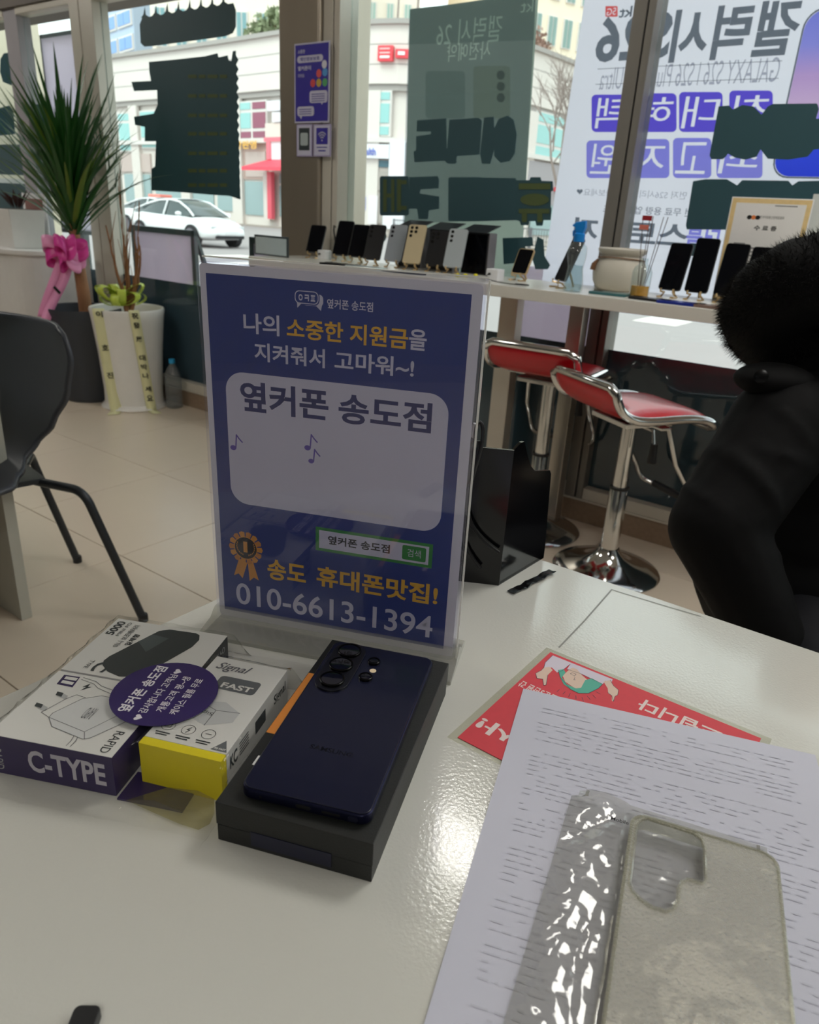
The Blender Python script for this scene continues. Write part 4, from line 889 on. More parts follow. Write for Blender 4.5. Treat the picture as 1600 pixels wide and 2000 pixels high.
def sash(name, label, du, top, bot, chars, wd=.052):
    t = wthing(name, label, 'ribbon', qu, qv, .54, rz=radians(60))
    mb = MB(); vs = []; n_ = 22; path = []
    for i in range(n_ + 1):
        t_ = i / n_; z = .555 + (.004 - .555) * t_; rpot = np.interp(z, [0, .1, .3, .5, .55], [.172, .164, .176, .196, .202]) + .004
        uu = du + (bot - top) * t_ + top; yy = -math.sqrt(max(rpot ** 2 - min(abs(uu), rpot * .98) ** 2, 0)) - .004
        path.append(Vector((uu, yy, z - .54)))
    if True: path.append(path[-1] + Vector((-.02 if du < 0 else .02, -.07, -.001)))
    for p in path: vs += [p + Vector((-wd / 2, 0, 0)), p + Vector((wd / 2, 0, 0))]
    mb.add(vs, [(2 * i, 2 * i + 1, 2 * i + 3, 2 * i + 2) for i in range(len(path) - 1)]).build('sash', CR, t, smooth=True, solid=.0008)
    for c_, t_ in chars:
        i = int(t_ * n_); p = path[i]; q = path[min(i + 1, n_)]; dn = (q - p).normalized()
        Print(p + Vector((-.016, -.006, .012)), (1, 0, 0), dn, (0, -1, 0), k=.001, parent=t, lift=.0008).text(c_, 0, 0, 32, 32, BLACK, .02, lv=1)
    return t
sash('congratulation_ribbon', 'cream ribbon with black brush lettering hanging down the middle of the white pot', .02, .0, .055, [('祝', .05), ('發', .17), ('展', .29), ('대', .46), ('박', .57), ('나', .68), ('세', .78), ('요', .89)])
sash('congratulation_ribbon', 'cream ribbon with sparse lettering hanging down the left side of the white pot', -.13, -.02, .02, [('이', .06), ('호', .40), ('진', .66)], .06)
# PET bottle on the floor
q = at_v(340, 770, -.07)
t = wthing('plastic_bottle', 'clear plastic drink bottle with blue cap on the floor', 'bottle', q.x, -.07, 0)
MB().lathe([(.040, 0), (.046, .006), (.046, .07), (.043, .075), (.046, .08), (.046, .16), (.042, .19), (.028, .225), (.014, .245), (.014, .255)], n=28).build('body', clear('pet', (226, 230, 232), .12, .05), t, smooth=True)
MB().lathe([(.017, .252), (.017, .275), (.001, .276)], n=20).build('cap', mat('blue_cap', (40, 160, 214), .4), t, smooth=True)

# ------------------------------------------------------------------ reception counter and what stands on it
rc = Vector((-3.42, -.47, 0))
rt_ = wthing('reception_counter', 'white curved reception counter at the far left', 'counter', rc.x, rc.y, 0)
RW = mat('reception_white', (226, 224, 222), .35)
corner = [(-2.2, 0.02)] + [(.08 + .22 * sin(radians(a)), .24 - .22 * cos(radians(a))) for a in range(0, 91, 10)] + [(.30, .43), (-2.2, .43)]
MB().pxy([(x - (.015 if x > 0 else 0), y + (.015 if y < .4 else 0)) for x, y in corner], .05, .765).build('body', RW, rt_)
MB().pxy([(x, y) for x, y in corner], .765, .79).build('worktop', RW, rt_, bevel=.003)
MB().pxy([(x - .04 if x > 0 else x, y + (.06 if y < .3 else 0)) for x, y in corner], 0, .05).build('toe_kick', BLKMATT, rt_)
o = wthing('planter_box', 'white square planter with small dark plants on the reception counter', 'planter', rc.x - .03, rc.y + .20, .79)
MB().prism([(-.105, -.105), (.105, -.105), (.105, .105), (-.105, .105)], lambda x, y: (x * .88, y * .88, 0), lambda x, y: (x, y, .21)).build('box', mat('matt_white_planter', (224, 222, 218), .5), o, bevel=.004)
MB().box(-.096, -.096, .195, .096, .096, .211).build('soil', mat('soil', (70, 56, 46), .9), o)
for k in range(12):
    a = k * 2.4; d = Vector((cos(a), sin(a), 0)); sd_ = Vector((-sin(a), cos(a), 0)) * .014; z0 = .21
    MB().add([(d.x * .02, d.y * .02, z0), tuple(Vector((d.x * .05, d.y * .05, z0 + .06)) + sd_), (d.x * .09, d.y * .09, z0 + .07 + .02 * (k % 3)), tuple(Vector((d.x * .05, d.y * .05, z0 + .06)) - sd_)], [(0, 1, 2, 3)]).build('leaf', mat('dark_red_leaf', (62, 34, 32), .5), o, fix=False)
o = wthing('photo_card', 'white card standing behind the planter on the reception counter', 'card', rc.x - .08, rc.y + .33, .79)
MB().box(-.13, 0, 0, .13, .006, .30).build('card', WHITE, o); MB().box(-.10, -.001, .20, .10, 0, .27).build('picture', mat('dim_picture', (150, 110, 104), .6), o)

# ------------------------------------------------------------------ things on the window counter
def cpt(px, py, vmin=-.38, vmax=-.155):
    q = loc(at_z(px, py, CZT)); q.y = max(vmin, min(vmax, q.y))
    d = ray(px, py)                     # keep the picture column when v is clamped
    r_ = at_v(px, py, q.y); return r_.x, q.y
SCR = mat('dark_screen', (8, 9, 14), .12, spec=.12)
def phone_on_stand(name, label, px, py, h, col, backside=False, w=.072, yaw=0., tilt=24, stand=GOLD, cams='col', group='display phones on the window counter', lift=.022, u=None):
    uu, vv = cpt(px, py) if u is None else u
    t = wthing('display_phone', label, 'phone', uu, vv, CZT, group, yaw)
    L_ = h / cos(radians(tilt)); tl = radians(tilt); upp = Vector((0, sin(tl), cos(tl))); nn = Vector((0, -cos(tl), sin(tl)))
    o0 = Vector((-w / 2, -.0, lift))
    def Q(x, y, d): return o0 + Vector((x, 0, 0)) + upp * y + nn * d
    MB().prism(rrect(0, 0, w, L_, .009, 4), lambda x, y: Q(x, y, -.004), lambda x, y: Q(x, y, .004)).build('frame', col, t, bevel=.0012)
    if backside:
        pts = [(.014, L_ - .014 - .018 * k, .0055) for k in range(3)] if cams == 'col' else [(.014 + .018 * (k % 2), L_ - .014 - .017 * (k // 2), .006) for k in range(5)]
        for x, y, r_ in pts:
            MB().prism(ell(x, y, r_, r_, 16), lambda a, b: Q(a, b, .004), lambda a, b: Q(a, b, .006)).build('camera_lens', BLKGLOSS, t)
    else:
        MB().prism(rrect(.0025, .0025, w - .0025, L_ - .0025, .007, 4), lambda x, y: Q(x, y, .0041), lambda x, y: Q(x, y, .0046)).build('screen', SCR, t)
    # folding stand: two bent feet and a prop
    for x in (w * .22, w * .78):
        xx = x - w / 2
        MB().tube([(xx, -.016, lift + .006), (xx, -.016, lift - .004), (xx * .7, .0, lift - .006), (xx * 1.25, .012, .002), (xx * 1.25, -.022, .002), (xx * .8, -.02, .002)], .0032, 6).build('stand_foot', stand, t, smooth=True)
    MB().prism([(w * .25, .01), (w * .75, .01), (w * .62, L_ * .55), (w * .38, L_ * .55)], lambda x, y: Q(x, y, -.010), lambda x, y: Q(x, y, -.0065)).build('stand_plate', stand, t)
    MB().tube([Q(w / 2, L_ * .35, -.009), (0, Q(w / 2, L_ * .35, 0).y + .035 if vv < -.1 else .03, .004)], .004, 6).build('stand_prop', stand, t, smooth=True)
    return t
PK = mat('phone_black_back', (20, 21, 25), .3); PG = mat('phone_grey_back', (150, 156, 164), .25, .2); PGO = mat('phone_gold_back', (206, 190, 156), .25, .2); PLG = mat('phone_silver_back', (176, 184, 188), .25, .2)
A = phone_on_stand
A('p', 'leftmost display phone leaning steeply beside the white charger cube', 612, 503, .11, PK, yaw=.35, tilt=30)
A('p', 'black display phone with blank screen right of the charger cube', 664, 507, .135, PK, yaw=.35, tilt=30)
A('p', 'slim black display phone, second of the two blank-screened ones', 695, 512, .125, PK, yaw=.35, tilt=30)
A('p', 'black display phone shown from behind, left of the silver-grey phone', 725, 519, .13, PK, backside=True, yaw=.35, tilt=30)
A('p', 'grey display phone shown from behind, left of the gold phone', 766, 522, .135, PG, backside=True, yaw=.35, tilt=30)
A('p', 'gold display phone shown from behind with five lenses', 802, 527, .14, PGO, backside=True, yaw=.35, tilt=30, cams='five')
A('p', 'matt black display phone shown from behind, right of the gold phone', 846, 531, .125, PK, backside=True, yaw=.35, tilt=30, cams='five')
A('p', 'silver display phone shown from behind with three lenses in a row', 882, 535, .135, PLG, backside=True, yaw=.35, tilt=30)
A('p', 'small square folding phone open on a gold stand', 1012, 548, .085, GOLD, w=.068, yaw=-.15, tilt=24)
A('p', 'black phone on a gold stand half behind the blue-topped spray bottle', 1092, 562, .135, PK, w=.07, yaw=-.6, tilt=22)
A('p', 'black phone on gold stand, first to the right of the reed diffuser', 1304, 581, .14, PK, yaw=-.05, tilt=20)
A('p', 'tallest black phone on gold stand with a wavy reflection', 1356, 584, .16, PK, yaw=0, tilt=14)
A('p', 'black phone on gold stand directly before the certificate', 1413, 590, .15, PK, yaw=0, tilt=18)
A('p', 'black phone on gold stand partly hidden by the fur hood', 1466, 594, .145, PK, yaw=0, tilt=18)
BXB = mat('display_box_black', (32, 33, 37), .42); BXE = mat('box_edge_grey', (120, 118, 122), .5)
for k, (px, lab) in enumerate([(812, 'open black phone box standing up behind the grey and gold phones'), (872, 'open black phone box standing up behind the silver phone'), (938, 'open black phone box at the right end of the box row')]):
    uu, _ = cpt(px, 525); vv = -.040; uu = at_v(px, 520, vv).x
    t = wthing('display_box', lab, 'box', uu, vv, CZT, 'black boxes behind the display phones', -.12)
    MB().box(-.065, -.04, 0, .065, .0, .150).build('box_body', BXB, t, bevel=.002)
    MB().add([(-.065, -.06, .151), (.065, -.06, .151), (.065, .022, .178), (-.065, .022, .178), (-.065, -.058, .149), (.065, -.058, .149), (.065, .024, .176), (-.065, .024, .176)], [(0, 1, 2, 3), (7, 6, 5, 4), (0, 1, 5, 4), (1, 2, 6, 5), (2, 3, 7, 6), (3, 0, 4, 7)]).build('tilted_lid', BXB, t)
    MB().box(.064, -.042, 0, .068, .001, .150).build('box_edge', BXE, t)
    Print((-.045, -.0405, .143), (1, 0, 0), (0, 0, -1), (0, -1, 0), k=.001, parent=t, lift=.0003).polys([rrect(0, 0, 26, 3, .4)], BXE, 'print_mark', 1)
    if k == 2: MB().box(-.06, -.0415, .004, .055, -.0403, .143).build('inner_panel', SCR, t)
WOK = mat('white_cube', (230, 230, 232), .35)
for px, py, lab, s_ in ((634, 505, 'white charger cube beside the leftmost display phone', .022), (966, 549, 'white charger cube with a black plug on the counter', .024)):
    uu, vv = cpt(px, py); t = wthing('charger_cube', lab, 'charger', uu, vv, CZT)
    MB().box(-s_, -s_, 0, s_, s_, s_ * 1.7).build('cube', WOK, t, bevel=.004, seg=3); MB().tube([(-s_ * .3, -s_, s_), (-s_ * .3, -s_ - .008, s_)], .004, 8).build('plug', BLKMATT, t, smooth=True)
uu, vv = cpt(966, 549)
t = wthing('black_cable', 'black cable looping over the counter right of the charger cube', 'cable', uu, vv, CZT)
MB().tube(bez([(-.008, -.034, .024), (-.02, -.07, .002), (.08, -.10, .002), (.17, -.07, .002), (.20, -.01, .003), (.10, -.03, .002)], 30), .0016, 6).build('cord', CAB, t, smooth=True)
t2 = wthing('counter_mat', 'dark blue cloth pad under the gold phone', 'pad', *cpt(788, 533), CZT); MB().pxy(ell(0, 0, .10, .032, 30), 0, .004).build('pad', mat('navy_cloth', (22, 26, 44), .8), t2)
def flatph(px, py, lab, m, yaw=0., w=.075, l=.155, z=.0):
    uu, vv = cpt(px, py, -.36, -.1); t = wthing('flat_phone', lab, 'phone', uu, vv, CZT + z, 'phones lying flat on the counter', yaw)
    MB().pxy(rrect(-l / 2, -w / 2, l / 2, w / 2, .009, 4), 0, .008).build('body', m, t, bevel=.0015)
    MB().pxy(rrect(-l / 2 + .008, w / 2 - .03, -l / 2 + .032, w / 2 - .006, .004, 4), .008, .0095).build('camera_plate', BLKGLOSS, t)
flatph(662, 520, 'black phone lying flat at the left part of the counter', PK, .1, .06)
flatph(715, 526, 'pale grey tray lying flat left of the dark blue pad', mat('pale_tray', (188, 198, 200), .3), .0, .07, .16)
flatph(1190, 576, 'teal phone lying flat before the cream pot', mat('teal_phone', (62, 108, 112), .3, .2), .05, .06, .12)
flatph(1262, 586, 'black phone lying flat before the reed diffuser', PK, -.1, .05, .10)
flatph(1325, 596, 'blue phone lying flat before the gold stands', mat('blue_phone', (38, 54, 150), .25, .3), .0, .055, .12)
flatph(1395, 604, 'brown phone lying flat nearest the counter edge', mat('brown_phone', (132, 108, 98), .35, .2), .0, .055, .12)
for k, px in enumerate((894, 909, 929)):
    uu, vv = cpt(px, 541); t = wthing('yellow_bead', 'small yellow rubber ball before the boxes, ' + ('left one', 'middle one', 'right one')[k], 'ball', uu, vv, CZT, 'yellow balls on the counter')
    mb = MB(); ellipsoid(mb, (0, 0, .006), (.0085, .0085, .006), 14, 8); mb.build('ball', mat('yellow_rubber', (222, 212, 30), .4), t, smooth=True)
# small framed board at the left end of the counter
uu, vv = -1.20, -.30
fb = at_v(530, 500, -.28)
t = wthing('framed_board', 'small dark framed board leaning at the left end of the counter', 'sign', fb.x, -.28, CZT)
MB().box(-.105, 0, 0, .10, .008, .082).build('frame', mat('dark_frame', (58, 66, 70), .4), t, bevel=.002); MB().box(-.096, -.0012, .006, .092, 0, .074).build('panel', mat('pale_blue_panel', (186, 200, 204), .3), t)
# spray bottle
uu, vv = cpt(1118, 569)
t = wthing('spray_bottle', 'clear spray bottle with bright blue pump top on the counter', 'bottle', uu, vv, CZT)
MB().lathe([(.028, 0), (.031, .004), (.030, .03), (.024, .07), (.030, .11), (.028, .135), (.015, .150), (.013, .155)], n=28).build('body', clear('clear_bottle', (240, 246, 246), .04, .04, ior=1.5), t, smooth=True)
MB().lathe([(.025, .004), (.027, .03), (.022, .07), (.0235, .08), (.001, .081)], n=24).build('water', clear('water', (226, 236, 238), .06, .02, ior=1.33), t, smooth=True)
BLU = mat('blue_pump', (20, 130, 214), .35)
MB().lathe([(.017, .150), (.017, .172), (.012, .176)], n=20).build('collar', BLU, t, smooth=True)
MB().pxz([(-.012, .172), (.012, .172), (.018, .192), (.016, .212), (-.014, .207), (-.028, .196), (-.016, .190)], -.009, .009).build('pump_head', BLU, t, bevel=.003)
MB().tube([(-.012, 0, .190), (-.022, 0, .178), (-.020, 0, .165)], .004, 8).build('trigger', BLU, t, smooth=True)
# cream pot
uu = at_v(1207, 560, -.11).x
t = wthing('cream_pot', 'round cream ceramic pot with a brown cord and tassel on the counter', 'pot', uu, -.115, CZT)
CRM = mat('cream_ceramic', (206, 200, 186), .5, bump=.3, bscale=40)
MB().lathe([(.062, 0), (.072, .006), (.085, .03), (.088, .055), (.082, .085), (.070, .105), (.066, .112), (.078, .122), (.080, .132), (.074, .134), (.062, .115), (.001, .11)], n=40, sx=1.0).build('body', CRM, t, smooth=True)
COR = mat('brown_cord', (120, 84, 56), .8)
MB().tube([(.0755 * cos(a), .0755 * sin(a), .100 - .006 * sin(a * 1.0)) for a in [2 * pi * k / 32 for k in range(32)]], .0022, 6, closed=True).build('cord', COR, t, smooth=True)
MB().tube([(-.060, -.052, .097), (-.070, -.058, .080), (-.072, -.060, .062)], [.003, .008, .009], 8).build('tassel', COR, t, smooth=True)
# reed diffuser
uu, vv = cpt(1247, 580, -.38, -.225)
t = wthing('reed_diffuser', 'glass reed diffuser with amber liquid, sticks and a small red tag', 'diffuser', uu, vv, CZT)
MB().lathe([(.028, 0), (.030, .003), (.030, .075), (.024, .09), (.012, .098), (.012, .115)], n=24).build('bottle', clear('clear_bottle', (240, 246, 246), .04, .04), t, smooth=True)
MB().lathe([(.0275, .003), (.0275, .034), (.001, .035)], n=20).build('liquid', mat('amber_liquid', (206, 146, 40), .1), t, smooth=True)
for k, (dx, dy) in enumerate([(-.03, .01), (.03, .02), (.012, -.02), (-.012, .02), (.05, 0)]): MB().tube([(dx * .2, dy * .2, .01), (dx, dy, .235)], .0012, 5).build('reed', mat('dark_reed', (70, 44, 34), .7), t, smooth=True)
MB().box(-.026, -.006, .222, .004, -.005, .236).build('red_tag', mat('red_tag', (150, 22, 34), .5), t); MB().box(-.030, -.007, .196, -.002, -.006, .210).build('pink_tag', mat('salmon_tag', (214, 120, 104), .5), t)
# certificates
cf = at_v(1462, 598, -.055)
t = wthing('certificate', 'certificate with a gold border standing among the display phones', 'certificate', cf.x, -.055, CZT)
MB().box(-.115, 0, 0, .115, .004, .305).build('board', WHITE, t)
Cp = Print((-.115, -.0002, .305), (1, 0, 0), (0, 0, -1), (0, -1, 0), k=.001, parent=t, lift=.0003)
Cp.polys([rrect(3, 3, 227, 302, 1)], mat('gold_border', (224, 196, 140), .5, var=.15, scale=60), 'gold_border', 1); Cp.polys([rrect(16, 16, 214, 292, 1)], mat('certificate_paper', (228, 226, 224), .5), 'certificate_paper', 2)
for k in range(3): Cp.poly(ell(62 + 12 * k, 56, 7, 6), (BLACK, mat('orange_print', (230, 130, 70), .5), BLACK)[k], 'emblem', 3)
Cp.text('한국이동통신판매점협회', 92, 50, 160, 58, BLACK, .0, lv=3); Cp.text('수 료 증', 82, 78, 146, 92, BLACK, .03, lv=3); Cp.polys([rrect(128, 20, 190, 23, .4)] + [rrect(32, 130 + 11 * k, 32 + (34, 98, 60, 128, 20)[k], 134 + 11 * k, .4) for k in range(5)] + [rrect(150, 262, 196, 266, .4)], mat('grey_print', (120, 120, 122), .5), 'printed_lines', 3)
cf = at_v(1590, 600, -.04)
t = wthing('certificate', 'second white certificate at the right edge, plain without gold border', 'certificate', cf.x + .04, -.04, CZT)
MB().box(-.115, 0, 0, .115, .004, .32).build('board', mat('grey_white_sheet', (206, 210, 206), .5), t)
# switch hook on the post
q = at_v(655, 450, -.05)
t = wthing('cable_clip', 'small black cable clip on the pale window post above the counter', 'clip', q.x, -.045, q.z)
MB().tube([(0, 0, .012), (-.006, -.006, .02), (-.008, -.006, .0), (0, 0, -.06)], .004, 6).build('clip', CAB, t, smooth=True)

# ------------------------------------------------------------------ posters on the column
PUP = mat('poster_violet', (64, 56, 160), .35); PWH = mat('poster_white', (206, 204, 226), .4)
a = at_v(577, 90, -.052); b = at_v(642, 236, -.052)
t = wthing('column_poster', 'violet poster with speech bubbles on the metal column', 'poster', (a.x + b.x) / 2, -.052, b.z)
Wd, Ht = b.x - a.x - .004, at_v(610, 86, -.052).z - b.z
MB().box(-Wd / 2 - .006, -.002, -.006, Wd / 2 + .006, 0, Ht + .006).build('backing', PWH, t)
pp = Print((-Wd / 2, -.0022, Ht), (1, 0, 0), (0, 0, -1), (0, -1, 0), k=Wd / 100, parent=t, lift=.0004); HH = Ht / Wd * 100
pp.poly(rrect(0, 0, 100, HH, 1), PUP, 'violet_field', 1); pp.text('소중한', 8, HH * .06, 30, HH * .11, PWH, .02, lv=2); pp.poly(rrect(6, HH * .14, 84, HH * .23, 9), PWH, 'white_pill', 2); pp.text('개인정보보호', 14, HH * .16, 74, HH * .21, PUP, .02, lv=3)
pp.text('옆커폰이', 8, HH * .27, 48, HH * .33, PWH, .03, lv=2); pp.text('지켜요', 8, HH * .37, 28, HH * .42, PWH, .01, lv=2)
for k, (x, y, c_) in enumerate([(72, .38, (226, 90, 90)), (90, .37, (90, 160, 220)), (54, .5, (220, 80, 80)), (72, .5, (200, 170, 70)), (90, .5, (90, 170, 110)), (88, .27, (220, 220, 230))]): pp.poly(ell(x, HH * y, 7.5, 8), mat('dot_%d_%d_%d' % c_, c_, .5), 'face_sticker', 2)
pp.polys([rrect(44, HH * .60, 98, HH * .76, 6), rrect(6, HH * .80, 58, HH * .93, 6), [(78, HH * .75), (86, HH * .75), (82, HH * .79)], [(12, HH * .92), (22, HH * .92), (18, HH * .97)]], PWH, 'speech_bubble', 2); pp.polys([rrect(50, HH * (.64 + .03 * k), 90, HH * (.65 + .03 * k), .5) for k in range(4)] + [rrect(12, HH * (.835 + .03 * k), 50, HH * (.845 + .03 * k), .5) for k in range(3)] + [rrect(8, HH * (.55 + .05 * k), 34, HH * (.56 + .05 * k), .5) for k in range(3)], PUP, 'small_lines', 3)
for px0, px1, lab, kk in ((580, 611, 'small framed notice with a phone drawing below the violet poster', 0), (613, 647, 'small framed notice with a wireless symbol below the violet poster', 1)):
    a = at_v(px0, 243, -.052); b = at_v(px1, 306, -.052); w_ = b.x - a.x - .002; h_ = a.z - b.z
    t = wthing('small_notice', lab, 'notice', (a.x + b.x) / 2, -.052, b.z)
    MB().box(-w_ / 2, -.003, 0, w_ / 2, 0, h_).build('frame', mat('lilac_frame', (170, 160, 200), .4), t); q = Print((-w_ / 2, -.0032, h_), (1, 0, 0), (0, 0, -1), (0, -1, 0), k=w_ / 100, parent=t, lift=.0004); hh = h_ / w_ * 100
    q.poly(rrect(5, 5, 95, hh - 5, 1), PWH, 'notice_paper', 1)
    if kk == 0: q.poly(rrect(16, 16, 84, hh - 26, 2), mat('notice_dark', (48, 58, 62), .5), 'phone_drawing', 2); q.poly(rrect(26, 36, 74, hh - 46, 8), mat('notice_grey', (176, 188, 190), .5), 'phone_screen', 3)
    else:
        q.poly(rrect(18, 14, 84, hh * .62, 2), PUP, 'violet_square', 2)
        for r_ in (10, 19, 28): q.strokes([arc(51, hh * .48, r_, 225, 315)], 5, PWH, 'wireless_arc', 3)
        q.poly(ell(51, hh * .5, 3.5, 3.5), PWH, 'wireless_dot', 3); q.polys([rrect(20, hh * .70, 82, hh * .73, .5), rrect(30, hh * .80, 72, hh * .84, .5)], PUP, 'small_lines', 2)

# ------------------------------------------------------------------ dark green window lettering (seen from its back)
DEC = mat('decal_dark_green', (44, 78, 86), .5); OLV = mat('decal_olive', (78, 92, 52), .6); DV = .0372
def decal(name, label, shapes, extra=(), group=None):
    pts3 = [[at_v(x, y, DV) for x, y in s_] for s_ in shapes]; al_ = [p for s_ in pts3 for p in s_]
    cu_ = sum(p.x for p in al_) / len(al_); zb = min(p.z for p in al_)
    t = wthing(name, label, 'window lettering', cu_, DV, zb, group)
    for k, s_ in enumerate(pts3):
        pts = [(p.x - cu_, p.z - zb) for p in s_]; e = .0002 * (k % 4)
        MB().pxz(pts, -.0008 - e, 0).build('backing_shape', DEC, t)
    for s_ in extra:
        pts = [(p.x - cu_, p.z - zb) for p in [at_v(x, y, DV) for x, y in s_]]
        MB().pxz(pts, -.0024, -.0016).build('inner_letter', OLV, t)
    return t, cu_, zb
rr = random.Random(12)
top_ = []
for k in range(8):
    x = 283 + k * 22; y = 33 - k * 3.6; top_ += [(x - 8, y + 2), (x - 3, y - 4), (x, y - 20), (x + 2, y - 4), (x + 9, y)]
decal('window_lettering', 'dark green rounded block of lettering with a spiky top, high on the left pane', [[(273, 48), (278, 35)] + top_ + [(456, 6), (461, 20), (461, 52), (455, 65), (440, 71), (300, 90), (282, 91), (275, 84)]])
sides = []
for k in range(16): y = 108 + k * 18.2; sides += [(461 + (6 if k < 9 else 9) * (k / 16) , y), (466 + 4 * (k / 16), y + 9)]
decal('window_lettering', 'large dark green block of many stacked text lines on the left pane', [[(291, 121), (345, 116), (400, 110), (425, 104), (427, 112), (445, 108), (447, 118), (452, 119), (455, 100), (461, 99)] + sides + [(470, 384), (420, 381), (360, 376), (296, 372), (296, 330), (303, 325), (305, 276), (283, 276), (283, 248), (264, 244), (262, 228), (300, 222), (308, 205), (307, 176), (262, 178), (257, 160), (295, 158), (292, 140)]], [rrect(x_, y_, x_ + w_, y_ + 7, 1, 2) for y_ in (146, 184, 222, 258, 296, 330, 358) for x_, w_ in ((368, 17), (389, 13), (406, 20), (430, 14))])
decal('window_lettering', 'dark green rounded lettering shape high at the far left pane', [[(1, 115), (8, 104), (36, 101), (46, 108), (50, 150), (44, 175), (36, 168), (20, 166), (6, 160), (0, 140)]])
decal('window_lettering', 'dark green lettering blocks behind the dracaena leaves at far left', [[(-10, 214), (18, 206), (26, 214), (30, 262), (-10, 266)], [(38, 214), (50, 206), (94, 202), (100, 212), (98, 262), (60, 262), (44, 258)]])
def bars(u0, u1, z0, z1, lab):
    t = wthing('frosted_band', lab, 'window film', (u0 + u1) / 2, DV, z0); MB().box(u0 - (u0 + u1) / 2, -.0008, 0, u1 - (u0 + u1) / 2, 0, z1 - z0).build('band', mat('band_teal_grey', (74, 94, 98), .5), t)
zz = [at_v(60, y, DV).z for y in (282, 343, 360, 414, 425, 478)]
bars(-5.6, -3.85, zz[1], zz[0], 'upper wide grey-green film band on the far left pane'); bars(-5.6, -3.85, zz[3], zz[2], 'middle grey-green film band on the far left pane'); bars(-5.6, -3.85, zz[5], zz[4], 'lowest grey-green film band on the far left pane')
R = lambda x0, y0, x1, y1, r=5: rrect(x0, y0, x1, y1, r, 3)
decal('window_lettering', 'dark green lettering row over the upper part of the grey banner',
      [[(815, 235), (872, 231), (873, 290), (884, 292), (893, 318), (872, 318), (870, 314), (810, 317), (808, 296), (813, 294), (813, 266), (842, 262), (842, 257), (814, 257)], [(878, 234), (935, 230), (942, 236), (941, 250), (937, 302), (893, 305), (890, 320), (874, 320), (873, 300)], [(946, 230), (965, 228), (966, 250), (975, 232), (992, 226), (1004, 234), (1010, 262), (1006, 300), (996, 315), (978, 318), (966, 305), (966, 292), (958, 320), (942, 320), (938, 300)]])
decal('window_lettering', 'dark green lettering row across the banner with olive end letters',
      [R(742, 344, 799, 421, 4), [(800, 346), (855, 344), (858, 350), (857, 368), (822, 370), (820, 378), (858, 384), (858, 408), (838, 411), (836, 428), (818, 428), (815, 408), (798, 408)], R(876, 346, 942, 432, 4), [(940, 347), (1008, 348), (1010, 368), (1008, 430), (940, 432)], [(1008, 352), (1034, 352), (1037, 346), (1056, 346), (1058, 353), (1080, 354), (1081, 372), (1077, 374), (1076, 404), (1078, 407), (1076, 430), (1062, 430), (1060, 441), (1048, 441), (1046, 432), (1034, 432), (1032, 440), (1018, 440), (1015, 432), (1008, 430)]],
      [R(749, 350, 756, 414, 1), R(765, 350, 771, 414, 1), R(754, 378, 767, 386, 1), R(776, 350, 784, 414, 1), R(784, 352, 795, 360, 1), R(784, 402, 795, 410, 1), R(1014, 358, 1076, 370, 2), ell(1045, 390, 28, 12, 24), R(1014, 408, 1074, 417, 2), R(1020, 416, 1030, 434, 2), R(1050, 416, 1060, 434, 2)])
decal('window_lettering', 'dark green lettering row low beside the end black box', [[(982, 465), (1040, 463), (1042, 480), (1026, 482), (1036, 500), (1034, 512), (984, 516)], [(1050, 462), (1062, 468), (1064, 500), (1075, 518), (1070, 526), (1046, 526), (1040, 505)]])
decal('window_lettering', 'small dark teal round dot behind the black display phone', [ell(742, 461, 13, 14, 18)])
decal('window_lettering', 'dark green upper lettering over the blue phone picture at right', [[(1404, 208), (1424, 206), (1432, 214), (1450, 205), (1472, 208), (1488, 224), (1500, 208), (1510, 203), (1596, 202), (1600, 212), (1594, 232), (1640, 230), (1640, 290), (1590, 292), (1578, 306), (1540, 312), (1500, 310), (1486, 292), (1478, 306), (1456, 312), (1436, 308), (1422, 300), (1418, 306), (1412, 311), (1390, 311), (1386, 304)]])
decal('window_lettering', 'dark green lower lettering above the gold-bordered certificate', [[(1354, 354), (1378, 350), (1400, 350), (1420, 350), (1440, 362), (1450, 352), (1540, 353), (1548, 362), (1560, 354), (1640, 352), (1640, 458), (1560, 458), (1540, 450), (1342, 448), (1340, 440)]])
decal('window_lettering', 'dark teal arc of lettering behind the gold phone stands at right', [[(1325, 500), (1330, 480), (1350, 475), (1385, 477), (1398, 490), (1398, 500)]])
# ================================================================== OUTSIDE: banners against the glass
# big white printed banner outside the right panes (seen from its back, so mirrored)
BV = .16
def bq(x, y): return at_v(x, y, BV)
a = bq(1138, -40); b = bq(1060, 540)
zt, zb_ = at_v(1150, -6, BV).z, .80
bn = wthing('phone_banner', 'big white printed phone banner hung outside the right window panes, its print mirrored', 'banner', .9, BV, zb_)
BNW = mat('banner_vinyl', (208, 208, 226), .6); BNS = clear('banner_vinyl_lit', (250, 250, 255), .5, .5)
def translucent(name, rgb, k=.5):
    m = mat(name, rgb, .6); N = m.node_tree.nodes; L = m.node_tree.links; b_ = N['Principled BSDF']
    tl_ = N.new('ShaderNodeBsdfTranslucent'); tl_.inputs['Color'].default_value = (*s2l(rgb), 1); mx = N.new('ShaderNodeMixShader'); mx.inputs[0].default_value = k
    L.new(b_.outputs[0], mx.inputs[1]); L.new(tl_.outputs[0], mx.inputs[2]); L.new(mx.outputs[0], N['Material Output'].inputs['Surface']); return m
BNT = translucent('lit_banner_vinyl', (232, 228, 242), .72)
tl = [bq(1142, 0), bq(1063, 520)]
sl = (tl[1].x - tl[0].x) / (tl[1].z - tl[0].z)
xl = lambda z: tl[0].x + sl * (z - tl[0].z)
MB((.9, BV, zb_)).add([(xl(zb_), BV, zb_), (2.4, BV, zb_), (2.4, BV, zt), (xl(zt), BV, zt)], [(0, 1, 2, 3)]).build('vinyl', BNT, bn, fix=False)
